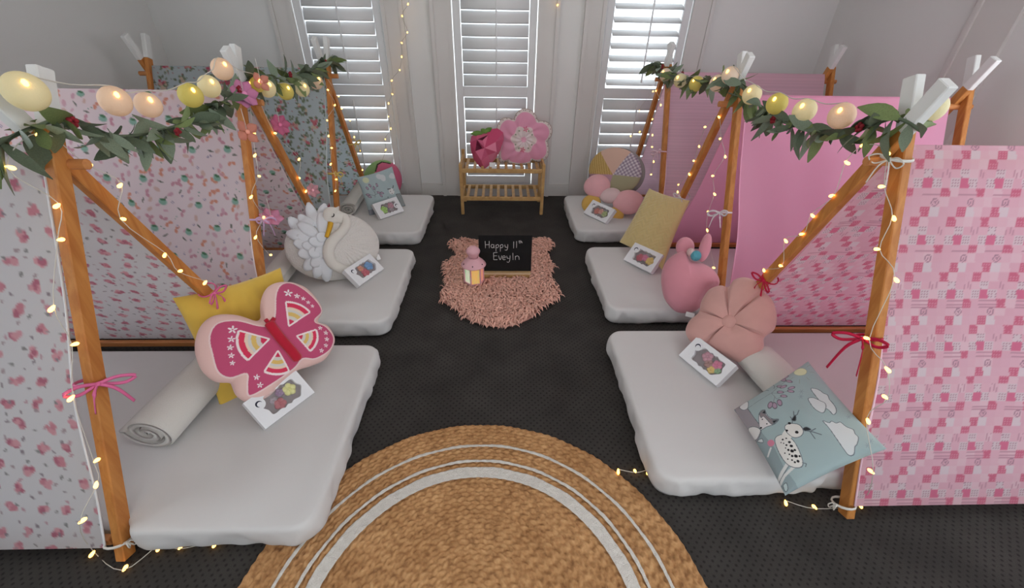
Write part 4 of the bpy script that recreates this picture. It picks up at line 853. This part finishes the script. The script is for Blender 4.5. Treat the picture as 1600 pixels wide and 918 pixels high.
STK = [[(422, 222), (423, 275)], [(452, 222), (452, 275)], [(422, 250), (452, 248)],
       [(486, 250), (470, 248), (466, 264), (476, 273), (487, 262), (487, 248), (489, 275)],
       [(503, 250), (503, 300)], [(503, 256), (515, 247), (524, 258), (515, 272), (503, 268)],
       [(536, 250), (536, 300)], [(536, 256), (548, 247), (557, 258), (548, 272), (536, 268)],
       [(570, 248), (574, 266), (588, 268)], [(593, 246), (591, 275), (584, 290), (570, 288)],
       [(637, 225), (637, 275)], [(659, 222), (659, 272)],
       [(679, 216), (679, 234), (684, 236)], [(674, 222), (685, 222)], [(690, 216), (690, 236)], [(690, 228), (697, 224), (701, 236)],
       [(484, 310), (485, 365)], [(484, 310), (514, 308)], [(484, 335), (510, 334)], [(485, 365), (514, 364)],
       [(522, 332), (535, 365), (548, 332)],
       [(554, 350), (574, 347), (568, 334), (557, 338), (554, 355), (562, 365), (576, 362)],
       [(585, 335), (590, 352), (604, 354)], [(611, 332), (609, 365), (600, 385), (586, 380)],
       [(632, 312), (634, 365)], [(651, 335), (652, 366)], [(652, 344), (664, 334), (678, 342), (681, 364)]]
mb = MB()
for s in STK: mb.tube([P(*bpx(*q), .0004) for q in (crom(s, 5) if len(s) > 2 else s)], .0017, 6, (nb, .5))
mb.build('handwriting', M_chalk, cb, True)

lb = on_z(741, 439, .03); S_ = 1.0; zt = on_y(739, 383, lb[1])[2]; hL = zt - .03; lx, ly = lb[0], lb[1]; rL = .066
la = thing('lantern', 'small pink metal lantern glowing beside the chalkboard', 'lantern', (lx, ly, .03)); M_lp = mat('pink_enamel', (.86, .66, .69), .45)
hexr = lambda r, z: [(lx + r * math.cos(a), ly + r * math.sin(a), z) for a in np.arange(6) * PI / 3 + .25]
def prism(r0, z0, r1, z1): V_ = hexr(r0, z0) + hexr(r1, z1); return MB().add(V_, [(5, 4, 3, 2, 1, 0), (6, 7, 8, 9, 10, 11)] + [(i, (i + 1) % 6, 6 + (i + 1) % 6, 6 + i) for i in range(6)])
zB = .028; h1 = .48 * hL; prism(rL * 1.05, zB, rL * 1.05, zB + .012).build('base', M_lp, la)
for a in np.arange(6) * PI / 3 + .25: MB().tube([(lx + rL * .96 * math.cos(a), ly + rL * .96 * math.sin(a), zB + .012), (lx + rL * .96 * math.cos(a), ly + rL * .96 * math.sin(a), zB + h1)], .0055, 6).build('post', M_lp, la)
hx = hexr(rL * .9, 0); GC = [(.95, .86, .55), (.88, .9, .72), (.55, .82, .62), (.92, .93, .82), (.93, .72, .42), (.92, .62, .5)]
for i in range(6):
    p, q = np.array(hx[i]), np.array(hx[(i + 1) % 6]); m_ = mat('lantern_glass_%d' % i, GC[i], .3)
    nt = m_.node_tree; nz = nt.nodes.new('ShaderNodeTexNoise'); nz.inputs['Scale'].default_value = 2.6; rp = nt.nodes.new('ShaderNodeValToRGB'); rp.color_ramp.elements[0].position = .46; rp.color_ramp.elements[1].position = .56
    rp.color_ramp.elements[0].color = (*lin(GC[i]), 1); rp.color_ramp.elements[1].color = (*lin([(.3, .78, .55), (.35, .75, .5), (.95, .62, .45)][i % 3]), 1); b_ = nt.nodes['Principled BSDF']
    nt.links.new(nz.outputs['Fac'], rp.inputs[0]); nt.links.new(rp.outputs[0], b_.inputs['Emission Color']); b_.inputs['Emission Strength'].default_value = .85
    o = np.cross(q - p, (0, 0, 1)); o = nrm(o) * .001; z = np.array([0, 0, 1.]); za, zc = zB + .012, zB + h1
    MB().obox((p + q) / 2 + z * (za + zc) / 2, (q - p) / 2 * .93, o, z * (zc - za) / 2).build('pane', m_, la)
z0 = zB + h1; MB().lathe((lx, ly, z0), [(rL * 1.20, 0), (rL * 1.24, .004), (rL * 1.20, .009), (rL * .98, hL * .10), (rL * .62, hL * .18), (rL * .52, hL * .21)], 32).build('roof', M_lp, la, True)
MB().lathe((lx, ly, z0), [(rL * .48, hL * .205), (rL * .50, hL * .27), (rL * .66, hL * .34), (rL * .70, hL * .375), (rL * .62, hL * .42), (rL * .35, hL * .48), (rL * .06, hL * .50)], 24).build('cap', M_lp, la, True)
for a in np.arange(6) * PI / 3 + .5: MB().ball((lx + rL * 1.04 * math.cos(a), ly + rL * 1.04 * math.sin(a), z0 + hL * .085), .0042, 8, 6).build('vent_hole', mat('dark_hole', (.12, .08, .08), .9), la)

# ---------------------------------------------------------------- slatted bench with two cushions
xa, xb = -.345, .375; ya, yb2 = 3.60, 3.92
be = thing('slatted_bench', 'low bamboo slatted bench with a lower shelf under the middle shutters', 'bench', ((xa + xb) / 2, (ya + yb2) / 2, 0))
for x in (xa, xb):
    MB().box(x - .014, x + .014, ya - .014, ya + .014, 0, .46, .004).build('leg', M_bamboo, be); MB().box(x - .014, x + .014, yb2 - .014, yb2 + .014, 0, .50, .004).build('leg', M_bamboo, be)
    for z in (.15, .39, .445): MB().box(x - .009, x + .009, ya + .012, yb2 - .012, z - .016, z + .016, .003).build('side_rail', M_bamboo, be)
for z in (.15, .40):
    for y in (ya, yb2): MB().box(xa + .01, xb - .01, y - .009, y + .009, z - .018, z + .018, .003).build('long_rail', M_bamboo, be)
    for j in range(10):
        x = xa + .05 + (xb - xa - .1) * j / 9; MB().box(x - .013, x + .013, ya, yb2, z + .008, z + .018, .002).build('slat', M_bamboo, be)
class VP:
    def __init__(s, y, lean, z0): s.e = np.array([1., 0, 0]); s.f = nrm((0, lean, 1)); s.n = nrm((0, -1, lean)); s.O = np.array([0, y, z0])
    uv = Plane.uv; uvs = Plane.uvs; p3 = Plane.p3
vF = VP(3.80, .18, .42); K = px(710, 160, 8.344); k_ = lambda p: K(vF, p); fc = k_([(900, 480)])[0]
OUT = crom(k_([(925, 78), (1000, 100), (1060, 160), (1095, 232), (1180, 240), (1250, 290), (1278, 370), (1255, 450), (1215, 505), (1232, 590), (1225, 690), (1160, 760), (1080, 775), (1010, 755), (985, 800), (860, 825), (730, 805), (680, 770), (630, 785), (580, 760), (570, 640), (590, 560), (560, 480), (545, 380), (570, 270), (630, 205), (700, 195), (770, 215), (800, 150), (860, 92)]), 5, True)
INN = fc + (OUT - fc) * .885
def ff_col(U, V):
    C = np.tile((.85, .80, .78), (U.size, 1)); inn = inpoly(U, V, INN); C[inn] = (.87, .60, .70); C[dline(U, V, OUT, True) < .005] = (.60, .50, .45)
    a = np.arctan2(V - fc[1], U - fc[0]); d = np.hypot(U - fc[0], V - fc[1]); sg = np.linalg.norm(k_([(1055, 480)])[0] - fc); r6 = sg * (1 + .10 * np.cos(6 * a - PI / 2 * 0 + .4))
    C[d < r6] = (.90, .79, .80); C[d < r6 * .93] = (.86, .80, .78); C[d < r6 * .62] = (.88, .82, .82); C[d < sg * .22] = (.90, .68, .76)
    for i, w_ in enumerate(np.linspace(0, 2 * PI, 13)[:-1]): c = fc + sg * .78 * np.array([math.cos(w_), math.sin(w_)]); C[np.hypot(U - c[0], V - c[1]) < sg * (.07 if i % 3 else .0)] = (.52, .55, .46)
    for p in ((925, 345), (885, 610)): c = k_([p])[0]; star5(U, V, c, sg * .24, (.82, .36, .48), C)
    k = len(INN); MID = fc + (OUT - fc) * .945
    for i in range(0, k, 4): C[np.hypot(U - MID[i, 0], V - MID[i, 1]) < .0042] = (.45, .36, .36)
    return C
t = thing('quilted_flower_cushion', 'large pink quilted flower cushion with white dotted border on the bench', 'cushion', tuple(vF.p3(*fc, 0) - np.array([0, 0, .17])), 'cushions on the bench')
def qf(U, V, T, A): return 1 + .10 * np.sin(11 * A + 9 * T) * T * (1 - T) * 4 - .35 * np.exp(-(T / .12) ** 2)
inflate('body', OUT, vF, .065, M_print, t, ff_col, segs=420, rings=90, cen=fc, hf=qf, smooth_px=2)
vS = VP(3.71, .30, .42); k_ = lambda p: K(vS, p); sc_ = k_([(400, 600)])[0]
t = thing('strawberry_cushion', 'faceted pink strawberry cushion with green leaves on the bench', 'cushion', tuple(vS.p3(*sc_, 0) - np.array([0, 0, .12])), 'cushions on the bench')
OL = k_([(220, 440), (300, 400), (400, 395), (440, 350), (560, 335), (635, 390), (645, 480), (600, 620), (540, 730), (480, 800), (390, 868), (330, 840), (250, 740), (215, 620), (205, 520)])
IN_ = k_([(300, 490), (375, 500), (440, 430), (540, 520), (550, 650), (440, 690), (355, 760), (280, 640), (365, 600)])
ft = [(.81, .36, .49), (.86, .50, .60), (.76, .29, .43), (.85, .44, .56), (.80, .38, .51)]
no, ni = len(OL), len(IN_); V_ = [vS.p3(u, v, .0) for u, v in OL] + [vS.p3(u, v, .075 + .018 * math.sin(2.1 * i)) for i, (u, v) in enumerate(IN_)] + [vS.p3(*sc_, .095), vS.p3(*sc_, -.07)]
ii = [int(np.argmin(np.linalg.norm(IN_ - q, axis=1))) for q in OL]; tri = []
for i in range(no):
    j = (i + 1) % no; a, b = ii[i], ii[j]; tri.append((i, j, no + a)); tri.append((j, i, no + ni + 1))
    if a != b: tri.append((j, no + b, no + a))
an = sorted(range(ni), key=lambda q: math.atan2(*(IN_[q] - sc_)[::-1]))
for q in range(ni): tri.append((no + an[q], no + an[(q + 1) % ni], no + ni))
tv = []; tf = []; tcx = []
for i, f in enumerate(tri): tf.append((3 * i, 3 * i + 1, 3 * i + 2)); tv += [V_[q] for q in f]; tcx += [ft[(i * 7 + f[0]) % 5]] * 3
npobj('body', np.array(tv), np.array(tf), mat('facet_print', None, .8, attr=True), t, np.array(tcx), False)
def leafy(nm, base, tip, w_, pl, h0, m, parent, curl=.02):
    a, b = np.asarray(base), np.asarray(tip); d = b - a; L_ = np.linalg.norm(d); d = d / L_; n2 = np.array([-d[1], d[0]]); P_ = []
    for s in np.linspace(0, 1, 6):
        for q in (-1, 0, 1): u, v = a + d * L_ * s + n2 * w_ * math.sin(PI * (s * .9 + .06)) * q; P_.append(pl.p3(u, v, h0 + curl * s * s + (.004 if q == 0 else 0)))
    n_ = len(P_); fs = [(r * 3 + c, r * 3 + c + 1, r * 3 + c + 4, r * 3 + c + 3) for r in range(5) for c in range(2)]; rim = [0, 1, 2, 5, 8, 11, 14, 17, 16, 15, 12, 9, 6, 3]
    fs += [tuple(i + n_ for i in f[::-1]) for f in fs] + [(rim[i], rim[i] + n_, rim[(i + 1) % 14] + n_, rim[(i + 1) % 14]) for i in range(14)]
    return MB().add(P_ + [p - pl.n * .003 for p in P_], fs).build(nm, m, parent, True)
M_sg = mat('felt_green', (.42, .56, .28), .9)
for a, b in (((380, 400), (490, 335)), ((400, 395), (350, 350)), ((380, 400), (215, 412)), ((400, 400), (470, 360))): q = k_([a, b]); leafy('leaf', q[0], q[1], .022, vS, .02, M_sg, t)
q = k_([(497, 812)])[0]; MB().obox(vS.p3(*q, .05), vS.e * .026, vS.f * .02, vS.n * .001).build('care_tag', MATS['tag_white'], t)

# ---------------------------------------------------------------- leaf garlands
M_lf = [mat('leaf_grey_green', (.47, .52, .44), .6, var=.15, vscale=30), mat('leaf_green', (.45, .51, .32), .55, var=.15, vscale=30), mat('leaf_dark', (.36, .41, .33), .6, var=.15, vscale=30)]
LM = []
for v in range(6):
    mb = MB(); P_ = []; cu = [.02, .045, -.03, .06, .0, .05][v]; tw = [.3, -.5, .6, -.2, .9, 0][v]
    for s in np.linspace(0, 1, 7):
        ww = .175 * math.sin(PI * min(.985, s * .93 + .05)) ** .85
        for q in (-1, 0, 1):
            x, z = ww * q, (.035 * abs(q) * math.sin(PI * s)); a = tw * s; P_.append((x * math.cos(a) - z * math.sin(a), s, x * math.sin(a) + z * math.cos(a) - cu * 8 * s * s))
    n_ = len(P_); fs = [(r * 3 + c, r * 3 + c + 1, r * 3 + c + 4, r * 3 + c + 3) for r in range(6) for c in range(2)]; fs += [tuple(i + n_ for i in f[::-1]) for f in fs]
    me = bpy.data.meshes.new('leaf'); me.from_pydata(P_ + [(x, y, z - .006) for x, y, z in P_], [], fs); me.polygons.foreach_set('use_smooth', [True] * len(fs)); me.materials.append(M_lf[v % 3]); me.update(); LM.append(me)
def garland(label, pxs, x, n, seed):
    rg = random.Random(seed); path = crom([on_x(*p, x) for p in pxs], 8); t = thing('leaf_garland', label, 'garland', tuple(path[0]), 'leaf garlands along the tent tops')
    MB().tube(path, .005, 6).build('stem', M_lf[2], t, True); seg = np.concatenate([[0], np.cumsum(np.linalg.norm(np.diff(path, axis=0), axis=1))])
    for i in range(n):
        s = seg[-1] * (i + rg.random()) / n; p = np.array([np.interp(s, seg, path[:, j]) for j in range(3)]); k = min(np.searchsorted(seg, s), len(path) - 1); d = nrm(path[k] - path[k - 1])
        a = rg.uniform(0, 2 * PI); out = np.array([math.cos(a), 0, math.sin(a) - .35]); y_ = nrm(d * rg.choice([-1, 1]) * rg.uniform(.3, 1.0) + out * rg.uniform(.4, 1.0) + np.array([0, 0, -.22])); r_ = np.array([rg.gauss(0, 1), rg.gauss(0, 1), rg.gauss(0, 1)]); z_ = nrm(np.cross(y_, r_)); x_ = np.cross(y_, z_)
        L_ = rg.uniform(.075, .125); wf = rg.uniform(.8, 1.35); o = link('leaf', LM[rg.randrange(6)], t); loc = p - ORG[t.name] + y_ * .004
        o.matrix_basis = Matrix(((x_[0] * L_ * wf, y_[0] * L_, z_[0] * L_, loc[0]), (x_[1] * L_ * wf, y_[1] * L_, z_[1] * L_, loc[1]), (x_[2] * L_ * wf, y_[2] * L_, z_[2] * L_, loc[2]), (0, 0, 0, 1)))
    for i in range(5):
        s = seg[-1] * (i + .3 + .4 * rg.random()) / 5; p = np.array([np.interp(s, seg, path[:, j]) for j in range(3)]) + np.array([0, rg.uniform(-.02, .02), rg.uniform(-.02, .02)]) + np.array([-.02 if x > 0 else .02, 0, 0]); mb = MB()
        for k in range(5): a = k * 1.257; mb.ball(p + .010 * np.array([.3, math.cos(a), math.sin(a)]), .0075, 7, 5)
        mb.build('red_bud', mat('red_bud', (.55, .13, .17), .7), t, True)
garland('grey-green leaf garland along the left tent tops', [(-60, 245), (0, 222), (50, 200), (110, 185), (180, 212), (245, 205), (310, 182), (365, 148), (400, 118), (440, 122), (480, 112), (520, 92)], -1.215, 210, 5)
garland('grey-green leaf garland along the right tent tops', [(1018, 98), (1045, 112), (1090, 126), (1145, 122), (1180, 158), (1230, 190), (1290, 208), (1350, 200), (1400, 185), (1440, 205)], 1.215, 200, 8)

# ---------------------------------------------------------------- ball lights and fairy lights
BC = dict(c=(.92, .89, .74), p=(.92, .83, .74), y=(.84, .80, .46), k=(.92, .86, .80))
sph = MB().ball((0, 0, 0), 1, 28, 17).build('tmp', None); BM = {}
for q, c in BC.items():
    me = sph.data.copy(); me.materials.clear(); me.materials.append(mat('cotton_ball_' + q, c, .6, emit=.2, emitcol=np.array(c) * np.array([1, .96, .85]), bump=.25, bscale=9, transl=.3)); me.polygons.foreach_set('use_smooth', [True] * len(me.polygons)); me.name = 'ball'; BM[q] = me
bpy.data.objects.remove(sph)
M_led = mat('warm_led', (1, .8, .45), .5, emit=14, emitcol=(1, .76, .36)); M_cord = mat('clear_cord', (.82, .80, .76), .5); M_green = mat('thin_wire', (.55, .53, .50), .5)
def unit(mb, name, m): o = mb.build(name, m, None, True); me = o.data; bpy.data.objects.remove(o); return me
LEDM = unit(MB().lathe((0, 0, 0), [(.0015, -.010), (.0034, -.006), (.0044, 0), (.0040, .004), (.0018, .007)], 10), 'bulb', M_led)
LEDS = unit(MB().lathe((0, 0, 0), [(.002, -.012), (.006, -.006), (.0065, .002), (.003, .008)], 10), 'lamp', M_led)
def balls(label, items, x):
    pts = [on_x(a, b, x) for a, b, *_ in items]; t = thing('ball_light_string', label, 'string lights', tuple(pts[0]), 'cotton ball light strings'); r = .0415
    w_ = []
    for p in pts: w_ += [p + np.array([0, 0, r * 1.05])]
    mids = []
    for a, b in zip(w_, w_[1:]): mids += [a, (a + b) / 2 - np.array([0, 0, .012])]
    MB().tube(crom(mids + [w_[-1]], 4), .0018, 6).build('cord', M_cord, t, True)
    for (a, b, q, *rest), p in zip(items, pts):
        o = link('ball', BM[q], t); s = r * (rest[0] if rest else 1); o.matrix_basis = Matrix.Translation(Vector(p - ORG[t.name])) @ Matrix.Diagonal((s, s, s * 1.04, 1))
        # lamp showing through the thin shell on the aisle side
        dv = nrm(np.array([-np.sign(x) * .75, -.5, .55])); l = link('lamp', LEDS, t); l.location = Vector(p + dv * (s * .985) - ORG[t.name])
balls('string of pastel cotton ball lights along the left tent tops', [(40, 143, 'c', 1.06), (180, 158, 'p'), (232, 164, 'p', .92), (298, 149, 'y'), (327, 135, 'c', .98), (347, 108, 'p'), (402, 132, 'y', .8), (417, 138, 'c'), (446, 143, 'y'), (472, 139, 'c'), (494, 128, 'p')], -1.185)
balls('string of pastel cotton ball lights along the right tent tops', [(1040, 117, 'k'), (1063, 126, 'c'), (1088, 131, 'y'), (1121, 130, 'k'), (1141, 118, 'k'), (1175, 148, 'c'), (1214, 162, 'y'), (1257, 173, 'c'), (1315, 181, 'p')], 1.185)
o_ = on_x(1455, 168, 1.31); t = thing('ball_light', 'single cream ball light behind the patchwork tent crossing', 'ball light', tuple(o_)); b_ = link('ball', BM['c'], t); b_.scale = (.04, .04, .042); MB().tube([o_ + np.array([0, 0, .04]), o_ + np.array([-.01, .02, .055])], .002, 6).build('cord', M_cord, t)
def fairy(label, pts, wirer=.0013, m=None):
    """string of small warm bulbs through given 3-D points"""
    t = thing('fairy_light_string', label, 'fairy lights', tuple(pts[0]), 'warm fairy light strings'); rg = random.Random(len(pts)); path = []
    for i, p in enumerate(pts):
        q = p + np.array([0, .010 * (-1) ** i, .004]); path.append(q); dv = nrm(p - q + np.array([rg.uniform(-.3, .3), rg.uniform(-.3, .3), rg.uniform(-.2, .2)]) * .01)
        o = link('bulb', LEDM, t); o.matrix_basis = Matrix.Translation(Vector(p - ORG[t.name])) @ Vector(dv).to_track_quat('Z', 'Y').to_matrix().to_4x4() @ Matrix.Diagonal((1.25, 1.25, 1.25, 1))
    MB().tube(crom(path, 4), wirer, 5).build('wire', m or M_cord, t, True); return t
X3 = lambda ps, x: [on_x(a, b, x) for a, b in ps]; FLR = lambda ps: [on_z(a, b, .012) for a, b in ps]; cx_ = lambda ox, oy, s, ps: [(ox + a / s, oy + b / s) for a, b in ps]
fairy('warm fairy lights wound round the rose-print tent legs and along the floor', X3([(320, 442), (282, 423), (257, 399), (193, 342), (187, 290), (140, 257), (60, 210)], -1.208) + X3([(18, 262), (88, 322), (96, 374), (80, 483), (118, 537), (110, 623), (152, 718), (150, 758), (130, 812)], -1.212) + FLR([(143, 866), (196, 886), (247, 857), (283, 853), (335, 851)]))
fairy('warm fairy lights wound round the butterfly-print tent legs', X3([(478, 299), (468, 278), (467, 249), (430, 208), (390, 130), (397, 208), (398, 243), (405, 275), (392, 308), (412, 339), (399, 371), (423, 398)], -1.208))
fairy('warm fairy lights wound round the blue bouquet tent legs', X3(cx_(430, 0, 3.06, [(417, 812), (405, 720), (378, 655), (357, 575), (318, 518), (303, 460), (232, 360), (252, 430), (285, 503), (248, 575), (255, 650), (270, 707), (265, 785), (292, 857), (287, 913)]), -1.212))
fairy('warm fairy lights wound round the woven pink tent legs', X3(cx_(880, 0, 3.278, [(345, 697), (392, 675), (390, 568), (460, 468), (475, 405), (475, 465), (500, 538), (457, 610), (457, 692), (455, 752), (463, 828), (450, 893)]), 1.212))
fairy('warm fairy lights wound round the bright pink tent legs', X3(cx_(1000, 180, 3.278, [(193, 393), (197, 355), (253, 303), (275, 233), (303, 160), (333, 60), (405, 10), (410, 120), (437, 213), (372, 310), (383, 405), (348, 493), (345, 590), (377, 780)]), 1.212))
fairy('warm fairy lights wound round the patchwork tent legs and along the floor', X3(cx_(1180, 180, 3.2786, [(45, 795), (130, 770), (158, 645), (237, 608), (295, 515), (390, 412), (473, 245), (550, 155), (680, 195), (645, 365), (712, 530), (622, 685), (725, 845)]) + cx_(1300, 440, 3.53, [(190, 310), (310, 487), (290, 633), (200, 770)]) + [(1360, 735)], 1.212) + FLR([(1345, 790), (1272, 791), (1228, 786)]))
fairy('single strand of fairy lights on the floor between the jute rug and mattress', FLR([(966, 737), (992, 735), (1012, 738)]))
fairy('warm fairy lights hanging down beside the left shutters', [on_y(a, b, 4.03) for a, b in [(650, -60), (644, -25)] + cx_(430, 0, 3.06, [(635, 20), (607, 77), (632, 155), (605, 205), (605, 272), (595, 335), (557, 385), (560, 450), (542, 495), (541, 557), (553, 615), (526, 665), (528, 717), (512, 770)])], .0012, M_green)
fairy('fairy light bulb on a thin strand hanging between the shutters', [on_y(a, b, 4.05) for a, b in [(872, -110), (870, -70), (872, -30), (871, 8)]], .0012, M_green)

# ---------------------------------------------------------------- paper flowers on the butterfly-print tent
def pflower(label, p, r, n, col, ctr, x=-1.185, nx=(.8, -.5, .25)):
    c = on_x(*p, x); t = thing('paper_flower', label, 'paper flower', tuple(c), 'paper flowers on the butterfly tent'); nn = nrm(nx); a = nrm(np.cross(nn, (0, 0, 1))); b = np.cross(nn, a); m = mat('paper_' + ctr, col, .7, transl=.3)
    pl = type('q', (), dict(n=nn, p3=lambda s, u, v, h=0: c + a * u + b * v + nn * h))()
    for k in range(n): w_ = 2 * PI * k / n + .4; leafy('petal', (r * .12 * math.cos(w_), r * .12 * math.sin(w_)), (r * math.cos(w_), r * math.sin(w_)), r * .42, pl, .002 * (k % 2), m, t, .010)
    MB().ball(c + nn * .006, r * .2, 10, 6, nn, .5).build('centre', mat('paper_centre_' + ctr, np.clip(np.array(col) * 1.12, 0, 1), .7), t, True)
    MB().tube([c - nn * .002, c + np.array([.004, 0, .04]), c + np.array([.0, .01, .10])], .0014, 5).build('thread', M_cord, t)
pflower('pink paper flower tied at the crossing of the butterfly-print tent', (381, 147), .062, 7, (.88, .58, .74), 'pink')
pflower('peach paper flower hanging low on the leg of the butterfly-print tent', (386, 206), .055, 4, (.90, .62, .54), 'peach')
pflower('peach paper flower beside the ball lights behind the tent crossing', (407, 128), .045, 4, (.90, .66, .56), 'peach', -1.16)
pflower('deep pink paper flower hanging beside the slanting leg', (437, 195), .055, 7, (.84, .46, .60), 'rose', -1.21)
pflower('pink paper flower hanging under the lilac ribbon', (424, 340), .058, 6, (.88, .60, .72), 'blush', -1.2, (.5, -.3, .8))
pflower('pale pink paper flower at the low end of the slanting leg', (488, 297), .045, 6, (.88, .66, .70), 'pale', -1.19)
# white cord tied round the crossing and foot of the patchwork tent
for T, w_, z, sd in ((TR[0], 0, .05, 1), (TL[0], 0, .06, -1)): bow(T[0], T[1](w_, z), T[2][w_], (-sd, -.3, 0), mat('white_cord', (.85, .83, .80), .8), size=.012, tails=.02, name='tie', fl=1, tr=.002)
bow(TR[0][0], np.array([1.25, 1.30, 1.155]), (0, 0, 1), (-1, -.5, 0), MATS['white_cord'], size=.05, tails=.08, name='string_bow', r=.035, fl=1, tr=.0022)
